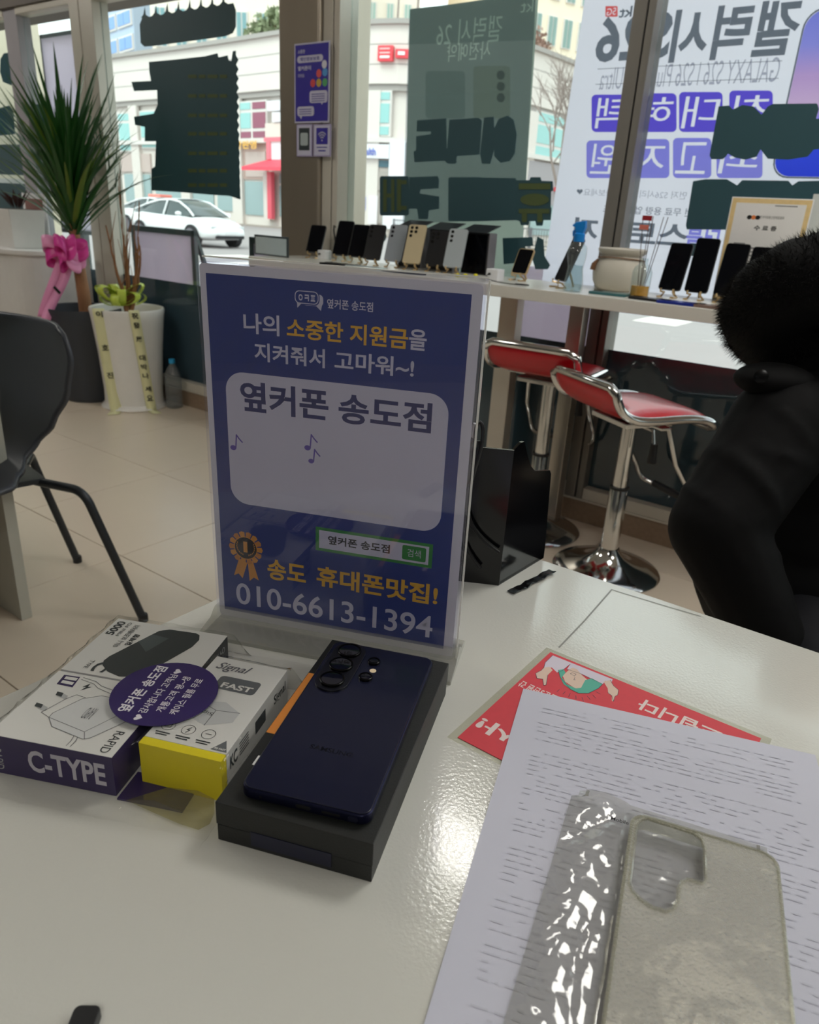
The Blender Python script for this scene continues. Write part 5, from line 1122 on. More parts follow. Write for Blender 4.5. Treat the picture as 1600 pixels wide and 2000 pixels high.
bp0 = Vector((-.9, -.0012, -zb_))
def bxy(px, py): p = bq(px, py); return (p.x, -p.z)
BP = Print(bp0, (1, 0, 0), (0, 0, -1), (0, -1, 0), k=1., parent=bn, lift=.0006)
GRT = ink('banner_grey_ink', (122, 130, 136)); VP1 = ink('banner_violet_ink', (112, 96, 222)); VP2 = ink('banner_light_violet_ink', (152, 150, 236))
def bt_(s_, x0, y0, x1, y1, m, bold=.03, lv=2, **kw):
    a = bxy(x0, y0); b = bxy(x1, y1); BP.text(s_, a[0], a[1], b[0], b[1], m, bold, mirror=True, lv=lv, **kw)
bt_('갤럭시', 1322, 20, 1550, 108, GRT, .045); bt_('S26', 1172, 34, 1304, 114, GRT, .04)
g5a, g5b = bxy(1187, 17), bxy(1203, 29); cut_sheet([[bxy(*p) for p in rrect(1183, 12, 1207, 33, 2)]] + glyph_loops('5G', g5a[0], g5a[1], g5b[0], g5b[1], 0), ink('banner_red_ink', (240, 110, 106)), 'red_square', bn, lambda x, y: BP.p(x, y, .0006)); bt_('kt', 1212, 14, 1234, 33, GRT, .02)
BP.strokes([[bxy(1168, 135), bxy(1528, 119)], [bxy(1164, 165), bxy(1521, 153)]], .0018, GRT, 'rule', 1)
bt_('GALAXY S26 l S26 Plus l S26 Ultra', 1176, 133, 1518, 160, ink('banner_soft_grey', (190, 192, 200)), -.005)
for r_, (ys, cols, chars) in enumerate([((183, 258), VP1, '최대혜택'), ((272, 348), VP2, '최고지원')]):
    for k, (x0, x1) in enumerate([(1425, 1510), (1327, 1412), (1236, 1322), (1156, 1228)] if r_ == 0 else [(1400, 1490), (1315, 1390), (1222, 1308), (1146, 1214)]):
        yo = (1510 - x1) * .028; ga, gb2 = bxy(x0 + 14, ys[0] + 4 + yo * .6), bxy(x1 - 14, ys[1] - 8); cut_sheet([[bxy(*p) for p in rrect(x0, ys[0] - 6 + yo, x1, ys[1], 9)]] + glyph_loops(chars[k], ga[0], ga[1], gb2[0], gb2[1], 0), cols, 'rounded_tile', bn, lambda x, y: BP.p(x, y, .0006))
bt_('먼저 S26시리즈를 만나보세요', 1142, 368, 1340, 390, ink('banner_soft_grey', (190, 192, 200)), .0); BP.poly([(lambda p: (p.x, -p.z))(bq(1133 + x_, 374 + y_)) for x_, y_ in heart(0, 0, 6)], GRT, 'heart', 1)
bt_('전 무료 용량 업그레이드', 1180, 400, 1352, 424, ink('banner_soft_grey2', (156, 160, 166)), .01)
bt_('더블', 1345, 440, 1400, 492, VP2, .03); bt_('스토리지', 1125, 424, 1340, 488, GRT, .03); bt_('Uplus', 1530, 450, 1600, 490, VP2, .02)
# drawn phone on the banner at the right
PHG = MC.get('banner_phone_gradient')
m = bpy.data.materials.new('banner_phone_gradient'); m.use_nodes = True; N = m.node_tree.nodes; L = m.node_tree.links; b_ = N['Principled BSDF']
tc = N.new('ShaderNodeTexCoord'); sx = N.new('ShaderNodeSeparateXYZ'); L.new(tc.outputs['Generated'], sx.inputs[0]); cr = N.new('ShaderNodeValToRGB'); L.new(sx.outputs['Z'], cr.inputs['Fac'])
e = cr.color_ramp.elements; e[0].position = 0; e[0].color = (*s2l((60, 80, 226)), 1); e[1].position = 1; e[1].color = (*s2l((140, 146, 232)), 1)
for p_, c_ in ((.30, (70, 96, 240)), (.45, (228, 196, 226)), (.62, (210, 176, 222)), (.8, (160, 160, 234))): k_ = e.new(p_); k_.color = (*s2l(c_), 1)
N.remove(b_); tl_ = N.new('ShaderNodeBsdfTransparent'); L.new(cr.outputs[0], tl_.inputs['Color']); L.new(tl_.outputs[0], N['Material Output'].inputs['Surface'])
p0, p1 = bq(1568, 22), bq(1508, 344)
pr_ = [(x, -z) for x, z in rrect(p1.x - .003, p1.z - .003, p1.x + .52, p0.z + .003, .05, 6)]; BP.strokes([pr_ + pr_[:1]], .005, GRT, 'phone_outline', 1); BP.poly([(x, -z) for x, z in rrect(p1.x, p1.z, p1.x + .52, p0.z, .05, 6)], m, 'phone_picture', 2)
# grey-green banner hanging outside the middle pane
GV = .30; a, b, c, d = [at_v(*p, GV) for p in [(803, 18), (1051, -14), (1025, 440), (788, 440)]]
gb = wthing('grey_banner', 'translucent grey-green banner with faint mirrored print hanging outside the middle pane', 'banner', (a.x + c.x) / 2, GV, .82)
GBM = translucent('grey_banner_cloth', (166, 178, 168), .45); go = ((a.x + c.x) / 2, GV, .82)
def gx(t_, z): # t_ 0..1 across
    f_ = (a.z - z) / (a.z - d.z); return (a.x + (d.x - a.x) * f_) * (1 - t_) + (b.x + (c.x - b.x) * f_) * t_
mb = MB(go); vs = []
for j in range(13):
    for i in range(13):
        t_ = i / 12; z = .82 + (a.z + (b.z - a.z) * t_ - .82) * j / 12; vs.append((gx(t_, z), GV + .006 * sin(t_ * 9 + j * .4), z))
mb.add(vs, [(j * 13 + i, j * 13 + i + 1, (j + 1) * 13 + i + 1, (j + 1) * 13 + i) for j in range(12) for i in range(12)]).build('cloth', GBM, gb, smooth=True, fix=False)
GP = Print(Vector((-go[0], -.0125, -.82)), (1, 0, 0), (0, 0, -1), (0, -1, 0), k=1., parent=gb, lift=.0006)
g2 = lambda px, py: (lambda p: (p.x, -p.z))(at_v(px, py, GV)); GPM = translucent('banner_pale_print', (152, 158, 146), .5); GPD = translucent('banner_shadow_print', (96, 112, 112), .5)

def gl_(s_, x0, y0, x1, y1, bold): p = g2(x0, y0); q_ = g2(x1, y1); return glyph_loops(s_, p[0], p[1], q_[0], q_[1], bold)
GIN = ink('banner_green_grey_ink', (188, 192, 198)); GI2 = ink('banner_drawing_ink', (226, 232, 232))
cut_sheet([[g2(*p) for p in [(804, 20), (1050, -12), (1040, 180), (1026, 430), (790, 436), (797, 200)]]] + gl_('갤럭시 26', 858, 44, 982, 82, 0) + gl_('사전예약', 878, 88, 960, 116, 0) + gl_('kt', 1022, 3, 1044, 24, 0), GIN, 'banner_ink', gb, lambda x, y: GP.p(x, y, .0006))
GP.poly([g2(*p) for p in [(804, 20), (1050, -12), (1047, 80), (800, 88)]], GI2, 'dark_top_band', 2)
GP.poly([g2(*p) for p in rrect(835, 140, 912, 232, 8)], GI2, 'drawn_phone', 3); GP.poly([g2(*p) for p in rrect(928, 130, 1000, 232, 8)], ink('banner_drawing_ink2', (238, 238, 230)), 'drawn_phone', 3)
for y_ in (148, 170, 192): GP.poly([g2(*p) for p in ell(982, y_, 8, 9)], GIN, 'drawn_lens', 4)
# low pinkish board outside under the counter, A-boards
LP = translucent('lilac_board', (232, 220, 232), .5)
a_, b_2 = at_v(982, 655, .3), at_v(1183, 600, .3)
t = wthing('low_board', 'pale pink board standing low outside, seen below the counter', 'board', (a_.x + b_2.x) / 2, .40, .30)
w_ = (b_2.x - a_.x) / 2
MB().box(-w_, 0, .0, w_, .02, .62).build('panel', LP, t, bevel=.01); MB().box(-w_ - .03, -.005, 0, -w_, .025, .64).build('edge_post', mat('purple_grey_post', (70, 60, 78), .5), t)
DKF = mat('aboard_frame', (74, 82, 84), .45, .3)
def aboard(u0, u1, zt_, v, lab):
    t = wthing('pavement_board', lab, 'sign', (u0 + u1) / 2, v, -.16, 'boards on the pavement'); h_ = (u1 - u0) / 2; H_ = zt_ + .16
    for s_ in ((-h_, -h_ + .035), (h_ - .035, h_)): MB().box(s_[0], 0, 0, s_[1], .03, H_).build('frame_post', DKF, t, bevel=.003)
    MB().box(-h_, 0, H_ - .035, h_, .03, H_).build('frame_top', DKF, t, bevel=.003); MB().box(-h_, 0, .16, h_, .03, .195).build('frame_bottom', DKF, t)
    MB().box(-h_ + .034, .008, .19, h_ - .034, .022, H_ - .034).build('panel', LP, t)
    MB().add([(-h_, .03, H_ - .05), (-h_ + .03, .03, H_ - .05), (-h_ + .03, .4, 0), (-h_, .4, 0), (h_ - .03, .03, H_ - .05), (h_, .03, H_ - .05), (h_, .4, 0), (h_ - .03, .4, 0)], [(0, 1, 2, 3), (4, 5, 6, 7)]).build('back_leg', DKF, t, solid=.02)
aboard(-3.50, -2.84, .93, .5, 'dark-framed pavement board before the white car'); aboard(-2.34, -1.80, .925, .5, 'dark-framed pavement board just left of the metal column')
# framed board outside behind the dracaena
t = wthing('lightbox', 'tall framed pale sign board outside behind the dracaena leaves', 'sign', -4.0, .9, -.1)
a_, b_2 = at_v(76, 68, .9), at_v(146, 60, .9); w_ = (b_2.x - a_.x)
LX0, LX1, LZ0, LZ1 = a_.x + 4.0, b_2.x + 4.04, .9, a_.z + .1
for bb in ((LX0, LZ0, LX0 + .04, LZ1), (LX1 - .04, LZ0, LX1, LZ1), (LX0, LZ1 - .04, LX1, LZ1), (LX0, LZ0, LX1, LZ0 + .04)): MB().box(bb[0], 0, bb[1], bb[2], .05, bb[3]).build('frame_bar', DKF, t, bevel=.004)
MB().box(a_.x + 4.0 + .03, -.006, .93, b_2.x + 4.01, 0, a_.z + .07).build('panel', translucent('lightbox_white', (240, 234, 244), .7), t); MB().box(a_.x + 4.3, -.008, 1.33, b_2.x + 3.95, -.006, 1.37).build('lettering', mat('faint_lettering', (168, 160, 172), .5), t)
MB().box(a_.x + 4.0 + .2, .0, 0, a_.x + 4.28, .05, .9).build('post', DKF, t); MB().box(b_2.x + 3.75, .0, 0, b_2.x + 3.83, .05, .9).build('post', DKF, t)

# ================================================================== OUTSIDE: street
GZ = -.16; SZ_ = -.30
PAV = mat('pavement', (164, 153, 144), .8, var=.10, scale=1.2, bump=.3, bscale=30); ASP = mat('asphalt', (156, 149, 149), .85, var=.06, scale=.6, bump=.3, bscale=50)
g = MB().box(-60, .2, GZ - .1, 60, 5.2, GZ).build('pavement', PAV); g.location = glob(0, 0, 0); g.rotation_euler = (0, 0, AL); g['kind'] = 'structure'
pj = MB()
for i in range(-22, 23): pj.box(i * .6 - .004, .25, GZ, i * .6 + .004, 5.1, GZ + .002)
for j in range(16): pj.box(-14, .3 + j * .3, GZ, 14, .3 + j * .3 + .006, GZ + .002)
pj.build('paving_joint', mat('paving_joint', (128, 118, 112), .9), None); o = bpy.data.objects['paving_joint']; o.parent = g; o['kind'] = 'stuff'
g = MB().box(-150, 5.2, SZ_ - .1, 150, 34, SZ_).build('road', ASP); g.location = glob(0, 0, 0); g.rotation_euler = (0, 0, AL); g['kind'] = 'structure'
g = MB().box(-60, 5.05, SZ_, 60, 5.2, GZ + .005).build('kerb', mat('kerb_stone', (190, 188, 184), .8)); g.location = glob(0, 0, 0); g.rotation_euler = (0, 0, AL); g['kind'] = 'structure'
for k in range(7):
    o = MB().box(-.35, -1.7, 0, .35, 1.7, .004).build('road_marking', mat('road_paint', (232, 226, 218), .7)); o.location = glob(-16 + k * 2.2, 11, SZ_); o.rotation_euler = (0, 0, AL); o['kind'] = 'structure'
g = MB().box(-150, 34, SZ_ - .1, 150, 140, SZ_ + .06).build('far_pavement', PAV); g.location = glob(0, 0, 0); g.rotation_euler = (0, 0, AL); g['kind'] = 'structure'
o = MB().box(-1.2, 0, 0, 60, 2.6, .010).build('bike_lane', mat('red_lane', (214, 150, 148), .8)); o.location = glob(-26, 4.0, GZ + .001); o.rotation_euler = (0, 0, AL); o.scale = (.35, .3, 1); o['kind'] = 'structure'

# ------------------------------------------------------------------ cars
CARW = mat('car_white', (238, 240, 242), .18, coat=.6); CGL = mat('car_glass', (66, 78, 80), .08); TYR = mat('tyre', (36, 34, 38), .7); WHL = mat('wheel_grey', (120, 116, 124), .35, .6)
def make_car():
    t = thing('car', '', 'car')     # length along +x (front), centre at origin
    st = [(-2.32, .42, .55, .86, .93, .60), (-2.2, .26, .74, .96, 1.0, .76), (-1.7, .20, .86, .98, 1.02, .90), (-1.0, .18, .90, .95, .96, .92), (0, .18, .91, .92, .93, .92), (.8, .18, .91, .92, .94, .91), (1.2, .19, .90, .93, .98, .90), (1.8, .22, .87, .80, .90, .86), (2.15, .26, .76, .66, .78, .74), (2.34, .36, .52, .52, .60, .50)]
    mb = MB(); vs = []; m_ = 12
    for x, zb, wb, zs, zh, wt in st:
        sec = [(0, zb), (wb * .75, zb), (wb * .97, zb + .08), (wb, zb + (zs - zb) * .5), (wt * .97, zs - .03), (wt * .82, zs + .02), (0, zh)]
        full = sec + [(-y, z) for y, z in sec[-2:0:-1]]; vs += [(x, y, z) for y, z in full]
    n_ = 12; mb.add(vs, [(i * n_ + k, i * n_ + (k + 1) % n_, (i + 1) * n_ + (k + 1) % n_, (i + 1) * n_ + k) for i in range(len(st) - 1) for k in range(n_)] + [tuple(range(n_)), tuple(range((len(st) - 1) * n_, len(st) * n_))])
    o = mb.build('body', CARW, t, smooth=True); o.modifiers.new('s', 'SUBSURF').render_levels = 1
    gs = [(-1.95, .98, .02, .60), (-1.3, .93, .30, .62), (-.6, .90, .49, .58), (0, .90, .53, .57), (.5, .90, .47, .58), (1.0, .92, .22, .62), (1.35, .94, .01, .66)]
    vs = []
    for x, z0, h_, wt in gs: vs += [(x, -.80, z0), (x, -.80 + (.80 - wt) * .98, z0 + h_ * .92), (x, -wt * .7, z0 + h_), (x, wt * .7, z0 + h_), (x, .80 - (.80 - wt) * .98, z0 + h_ * .92), (x, .80, z0)]
    n_ = 6; MB().add(vs, [(i * n_ + k, i * n_ + (k + 1) % n_, (i + 1) * n_ + (k + 1) % n_, (i + 1) * n_ + k) for i in range(len(gs) - 1) for k in range(n_)]).build('greenhouse_glass', CGL, t, smooth=True)
    # roof skin and pillars in body colour
    MB().tube([(-2.0, -.74, .99)] + [(x, -(.80 - (.80 - wt) * .98) - .01, z0 + h_ * .92 + .01) for x, z0, h_, wt in gs[1:-1]] + [(1.38, -.74, .95)], .035, 8).build('roof_rail', CARW, t, smooth=True)
    MB().tube([(-2.0, .74, .99)] + [(x, (.80 - (.80 - wt) * .98) + .01, z0 + h_ * .92 + .01) for x, z0, h_, wt in gs[1:-1]] + [(1.38, .74, .95)], .035, 8).build('roof_rail', CARW, t, smooth=True)
    mb = MB(); mb.grid(lambda s_, u_: (-1.35 + 1.6 * u_, (s_ - .5) * 1.06, 1.225 + .215 * sin(.25 + u_ * 1.5) * (1 - .10 * (2 * s_ - 1) ** 2)), 4, 10); mb.build('roof', CARW, t, smooth=True, solid=.02)
    for s_ in (-1, 1):
        MB().tube([(-.1, s_ * .83, .93), (-.12, s_ * .60, 1.40)], .03, 6).build('door_pillar', CARW, t)
        mb = MB(); ellipsoid(mb, (.95, s_ * 1.0, .99), (.11, .10, .07), 12, 8); mb.build('wing_mirror', CARW, t, smooth=True)
        MB().box(1.98, s_ * .50 - .16, .60, 2.2, s_ * .50 + .16, .68).build('headlamp', mat('headlamp', (206, 212, 214), .15), t, bevel=.02)
        for x in (-1.42, 1.42):
            w_ = MB().tube([(x, s_ * .70, .34), (x, s_ * .93, .34)], .345, 28).build('wheel', TYR, t, smooth=True)
            MB().tube([(x, s_ * .90, .34), (x, s_ * .945, .34)], .24, 20).build('rim', WHL, w_, smooth=True)
    MB().box(2.2, -.55, .30, 2.33, .55, .40).build('grille', TYR, t, bevel=.02); MB().box(2.30, -.26, .44, 2.35, .26, .54).build('number_plate', WHITE, t)
    return t
c1 = make_car(); q = at_z(424, 487, SZ_)
c1.location = (q.x - 1.55, q.y + 2.05, SZ_); c1.rotation_euler = (0, 0, radians(-37)); tag(c1, 'white saloon car driving past on the near lane, seen from its front right side', 'car', 'cars in the street')
c2 = copy_tree(c1); q = at_z(420, 432, SZ_); c2.location = (-11.2, 33.5, SZ_); c2.rotation_euler = (0, 0, radians(-37)); c2['label'] = 'second white car mostly hidden behind the nearer white car'
MB().box(-.6, -.3, 1.44, .25, .3, 1.56).build('red_roof_sign', mat('salmon_sign', (240, 130, 116), .4), c2, bevel=.03)

# ------------------------------------------------------------------ curved corner building opposite
FPL = [Vector(p) for p in [(-30, 69.5), (-24.4, 64.7), (-19, 60.6), (-13.7, 56.4), (-9.5, 52.9), (-6, 50.2), (-3.8, 48.9), (-1.6, 48.2), (.8, 48.5), (3.0, 50.1), (5.4, 52.4), (8.0, 55.5), (11, 59.5), (16, 66.5)]]
fs_, acc = [], 0.
FP2 = []
for i in range(len(FPL) - 1):       # smooth
    p0 = FPL[max(i - 1, 0)]; p1 = FPL[i]; p2 = FPL[i + 1]; p3 = FPL[min(i + 2, len(FPL) - 1)]
    for k in range(5):
        t_ = k / 5; FP2.append(.5 * ((2 * p1) + (p2 - p0) * t_ + (2 * p0 - 5 * p1 + 4 * p2 - p3) * t_ * t_ + (3 * p1 - p0 - 3 * p2 + p3) * t_ ** 3))
FP2.append(FPL[-1]); ARC = [0.]
for a_, b_2 in zip(FP2[:-1], FP2[1:]): ARC.append(ARC[-1] + (b_2 - a_).length)
def fpos(s_, d=0.):
    i = max(0, min(len(ARC) - 2, int(np.searchsorted(ARC, s_)) - 1)); t_ = (s_ - ARC[i]) / (ARC[i + 1] - ARC[i]); p = FP2[i].lerp(FP2[i + 1], t_); g_ = (FP2[i + 1] - FP2[i]).normalized()
    return Vector((p.x + g_.y * d, p.y - g_.x * d))      # d towards the viewer
def fhit(px, py):
    r_ = ray(px, py); best = None
    for i in range(len(FP2) - 1):
        a_, b_2 = FP2[i], FP2[i + 1]; g_ = b_2 - a_; den = r_.x * g_.y - r_.y * g_.x
        if abs(den) < 1e-9: continue
        k = (a_.x * g_.y - a_.y * g_.x) / den; s_ = (a_.x * r_.y - a_.y * r_.x) / den
        if k > 0 and -.001 <= s_ <= 1.001 and (best is None or k < best[0]): best = (k, ARC[i] + s_ * g_.length, CAM_Z + k * r_.z)
    return (best[1], best[2]) if best else (0, 0)
cbq = FP2[30]
CB = thing('corner_building', 'pale curved corner building with shops across the street', 'building', (cbq.x, cbq.y, SZ_))
CBO = (cbq.x, cbq.y, SZ_)
def fbox(name, m, s0, s1, z0, z1, d0, d1, par=CB, **kw):
    n_ = max(1, int((s1 - s0) / 1.2)); mb = MB(CBO if par is CB or par.parent is CB else CBO); vs = []
    for i in range(n_ + 1):
        s_ = s0 + (s1 - s0) * i / n_
        for d, z in ((d0, z0), (d1, z0), (d1, z1), (d0, z1)): p = fpos(s_, d); vs.append((p.x, p.y, z))
    mb.add(vs, [(i * 4 + k, i * 4 + (k + 1) % 4, (i + 1) * 4 + (k + 1) % 4, (i + 1) * 4 + k) for i in range(n_) for k in range(4)] + [(0, 1, 2, 3), (n_ * 4 + 3, n_ * 4 + 2, n_ * 4 + 1, n_ * 4)])
    return mb.build(name, m, par, **kw)
def fpx(name, m, x0, y0, x1, y1, d0, d1, par=CB):
    a_ = fhit(x0, (y0 + y1) / 2); b_2 = fhit(x1, (y0 + y1) / 2); t_ = fhit((x0 + x1) / 2, y0); u_ = fhit((x0 + x1) / 2, y1); return fbox(name, m, a_[0], b_2[0], u_[1], t_[1], d0, d1, par)
STN = mat('pale_stone', (222, 214, 208), .8, var=.04, scale=.4); STG = mat('grey_coping', (168, 162, 158), .8); FRW = mat('white_window_frame', (220, 214, 210), .6); TG = mat('teal_glass', (150, 200, 198), .25); DRG = mat('mauve_blind', (150, 88, 108), .6); SHG = mat('shop_glass', (150, 172, 174), .2); SHD = mat('dark_shop_glass', (70, 104, 118), .2)
zt_ = lambda y, x=740: fhit(x, y)[1]
ztop, zc0, zb1, zb2, zled, zl2 = zt_(38), zt_(48), zt_(163), zt_(176), zt_(268), zt_(278)
S0, S1 = ARC[0], ARC[-1]
fbox('upper_wall', STN, S0, S1, zb1, zc0, -1.2, .0); fbox('coping', STG, S0, S1, zc0, ztop, -1.4, .25); fbox('band', STG, S0, S1, zb2, zb1, -1.4, -.15)  # grey band: shade line under the upper wall, put into the colour
for y in (86, 125): z_ = zt_(y); fbox('wall_joint', STG, S0, S1, z_ - .03, z_ + .03, -.02, .006)
fbox('recessed_wall', STN, S0, S1, zl2, zb2, -1.6, -.45); fbox('ledge', FRW, S0, S1, zl2, zled, -1.6, .15); fbox('ground_floor_wall', STN, S0, S1, SZ_, zl2, -1.6, -.3)
s_ = S0 + 2
while s_ < S1 - 3:
    px = None; a_ = fpos(s_); 
    fbox('pier', STN, s_, s_ + 1.1, SZ_, zb2, -.3, -.02); s_ += 5.4 if s_ > 40 else 6.2
def window(x0, y0, x1, y1, cols, rows, blinds=()):
    a_ = fhit(x0, (y0 + y1) / 2)[0]; b_2 = fhit(x1, (y0 + y1) / 2)[0]; z1 = fhit((x0 + x1) / 2, y0)[1]; z0 = fhit((x0 + x1) / 2, y1)[1]
    f = fbox('window', FRW, a_, b_2, z0, z1, -.44, -.10)
    cx_ = [0] + cols + [1]; rz = [0] + rows + [1]
    for i in range(len(cx_) - 1):
        for j in range(len(rz) - 1):
            fbox('pane', DRG if (i, j) in blinds else TG, a_ + (b_2 - a_) * cx_[i] + .12, a_ + (b_2 - a_) * cx_[i + 1] - .12, z0 + (z1 - z0) * rz[j] + .10, z0 + (z1 - z0) * rz[j + 1] - .10, -.12, -.06, f)
window(683, 176, 763, 266, [.28, .68], [.26, .76], ((0, 1), (0, 0)))
window(466, 196, 519, 272, [.45], [.25, .74], ((1, 0), (1, 1), (1, 2), (0, 0)))
window(806, 176, 900, 266, [.33, .66], [.26, .76]); window(930, 180, 1010, 270, [.33, .66], [.26, .76])
window(1046, 222, 1116, 315, [.5], [.3, .75]); window(380, 206, 450, 280, [.5], [.26, .76]); window(272, 214, 350, 290, [.5], [.26, .76]); window(200, 220, 262, 296, [.5], [.26, .76])
fpx('shop_sign', mat('sign_board_white', (232, 232, 238), .5), 677, 282, 762, 309, -.1, .25)
def ftxt(s_, x0, y0, x1, y1, m, bold=.03):
    a_ = fhit(x0, (y0 + y1) / 2); b_2 = fhit(x1, (y0 + y1) / 2); z1 = fhit(x0, y0)[1]; z0 = fhit(x0, y1)[1]; p = fpos(a_[0], .30); q_ = fpos(b_2[0], .30)
    vs, f_ = glyphs(s_, bold); MB(CBO).add([(p.x + (q_.x - p.x) * x, p.y + (q_.y - p.y) * x, z0 + (z1 - z0) * y) for x, y in vs], f_).build('sign_lettering', m, CB, fix=False)
BLT = mat('blue_lettering', (96, 110, 190), .5); ftxt('e Health', 694, 289, 738, 303, BLT); fpx('red_sign_dot', mat('pink_red', (236, 110, 120), .5), 699, 287, 706, 303, .25, .3)
fpx('shop_front', mat('grey_shop_frame', (186, 176, 170), .6), 683, 310, 762, 442, -.3, -.12)
for b4 in ((686, 313, 716, 326), (722, 313, 758, 326)): fpx('shop_pane', SHD, *b4, -.12, -.06)
for b4 in ((686, 334, 716, 372), (722, 334, 758, 372), (686, 378, 716, 436), (722, 378, 758, 436)): fpx('shop_pane', mat('warm_shop_glass', (172, 164, 158), .25), *b4, -.12, -.06)
fpx('shop_poster', mat('shop_poster_blue', (112, 130, 220), .5), 699, 384, 714, 410, -.05, .0); fpx('shop_poster', mat('shop_poster_white', (228, 222, 224), .5), 719, 382, 737, 438, -.05, .02)
fpx('column_sign', mat('sign_board_white', (232, 232, 238), .5), 762, 276, 792, 345, -.1, .2); fpx('pale_sign', mat('sign_board_white', (232, 232, 238), .5), 752, 418, 790, 448, .1, .4)
REDS = mat('red_sign', (232, 70, 82), .45); fpx('red_square_sign', REDS, 743, 91, 770, 121, 0, .35); fpx('red_round_sign', REDS, 776, 98, 798, 115, 0, .35)
for k in range(3): fpx('sign_row', mat('sign_rows', (246, 186, 186), .5), 747, 96 + k * 8, 766, 99 + k * 8, .35, .38)
fpx('sign_text', WHITE, 748, 111, 765, 116, .36, .39); fpx('sign_text', WHITE, 781, 103, 793, 110, .36, .39); fpx('grey_bracket', STG, 684, 92, 696, 97, 0, .3)
fpx('white_panel', mat('sign_board_white', (232, 232, 238), .5), 524, 196, 574, 216, -.2, .1); fpx('white_panel', mat('sign_board_white', (232, 232, 238), .5), 534, 219, 574, 238, -.2, .1); fpx('beige_panel', mat('beige_panel', (226, 214, 204), .7), 518, 240, 574, 268, -.3, .0)
PNK = mat('pink_frame', (232, 120, 134), .5); fpx('pink_lintel', PNK, 520, 268, 600, 276, 0, .2); fpx('pink_post', PNK, 525, 276, 532, 312, 0, .2); fpx('white_shop_panel', mat('sign_board_white', (232, 232, 238), .5), 532, 276, 576, 312, -.1, .1); fpx('red_logo', REDS, 565, 283, 576, 305, .1, .2)
AWN = mat('red_awning', (240, 82, 100), .6); a_ = fhit(526, 320); b_2 = fhit(600, 320); z1 = fhit(540, 312)[1]; z0 = fhit(540, 336)[1]
vs = []
for s_ in (a_[0], b_2[0]):
    p = fpos(s_, 0); q_ = fpos(s_ - (1.0 if s_ == a_[0] else -1.), 1.5); vs += [(p.x, p.y, z1), (q_.x, q_.y, z0 + .2), (q_.x, q_.y, z0)]
MB(CBO).add(vs, [(0, 1, 4, 3), (1, 2, 5, 4)]).build('awning', AWN, CB, solid=.04)
fpx('red_post', mat('deep_red_post', (226, 92, 108), .5), 531, 336, 539, 428, .1, .4); fpx('white_pier', STN, 519, 336, 531, 430, -.2, .2)
for b4 in ((541, 338, 574, 358), (541, 363, 574, 424)): fpx('shop_pane', SHG, *b4, -.28, -.2)
fpx('yellow_poster_band', mat('pinkish_shopfront', (184, 158, 150), .6), 470, 276, 517, 350, -.3, -.2); ftxt('간판명', 465, 276, 508, 292, mat('amber_letters', (236, 180, 84), .5), .06)
for b4 in ((474, 354, 517, 420), (420, 350, 462, 412), (372, 352, 412, 410), (300, 350, 350, 400), (240, 340, 290, 395)): fpx('shop_pane', SHG, *b4, -.28, -.2)
for b4 in ((476, 296, 515, 345), (300, 300, 455, 340), (200, 300, 290, 335)): fpx('fascia', mat('faded_fascia', (196, 178, 172), .6), *b4, -.28, -.15)
fpx('shaded_side_wall', mat('shade_wall', (164, 158, 162), .7), 1030, 318, 1100, 400, -.28, .0); fpx('shop_pane', SHG, 1040, 400, 1095, 460, -.2, -.1); fpx('red_side_sign', REDS, 1082, 366, 1094, 374, 0, .4)  # side wall panel: its shading is put into the grey colour
# roof garden shrubs
def shrub(name, lab, px, py, r, m, n=160, d=-2.2, sq=.7, group=None):
    h_ = fhit(px, py); p = fpos(h_[0], d); t = thing(name, lab, 'shrub', (p.x, p.y, ztop - .1), 0, group); rr = random.Random(px); mb = MB()
    for k in range(n):
        v = Vector((rr.gauss(0, 1), rr.gauss(0, 1), rr.gauss(0, 1))).normalized() * (rr.random() ** .4); c_ = Vector((v.x * r, v.y * r * .6, (v.z + 1) * r * sq)); u_ = Vector((rr.gauss(0, 1), rr.gauss(0, 1), rr.gauss(0, 1))).normalized() * r * .13; w_ = u_.cross(Vector((rr.random(), rr.random(), rr.random()))).normalized() * r * .09
        mb.add([c_ - u_, c_ + w_, c_ + u_, c_ - w_], [(0, 1, 2, 3)])
    o = mb.build('foliage', m, t, fix=False); o['kind'] = 'stuff'; MB().tube([(0, 0, 0), (0, 0, r * .8)], r * .06, 6).build('stem', TW, t)
SG = mat('sage_leaf', (142, 152, 118), .8, var=.3, scale=1.)
for k, (px, py, r) in enumerate([(485, 50, 1.5), (520, 60, 1.3), (552, 66, .9), (455, 62, 1.1)]): shrub('roof_shrub', 'soft green shrub on the roof, ' + ('largest, left of the middle', 'beside the tall window', 'smallest, next to the metal column', 'half behind the spiky lettering')[k], px, py, r, SG, 420, group='roof garden shrubs')
BRN = mat('reddish_twigs', (176, 146, 134), .8, var=.2)
for k, (px, py, r) in enumerate([(1060, 60, 1.2), (1085, 90, 1.4), (1105, 110, 1.0)]): shrub('roof_shrub', 'reddish bare shrub on the roof below the flats, ' + ('left one', 'middle one', 'right one')[k], px, py, r, BRN, 260, group='bare shrubs on the roof')
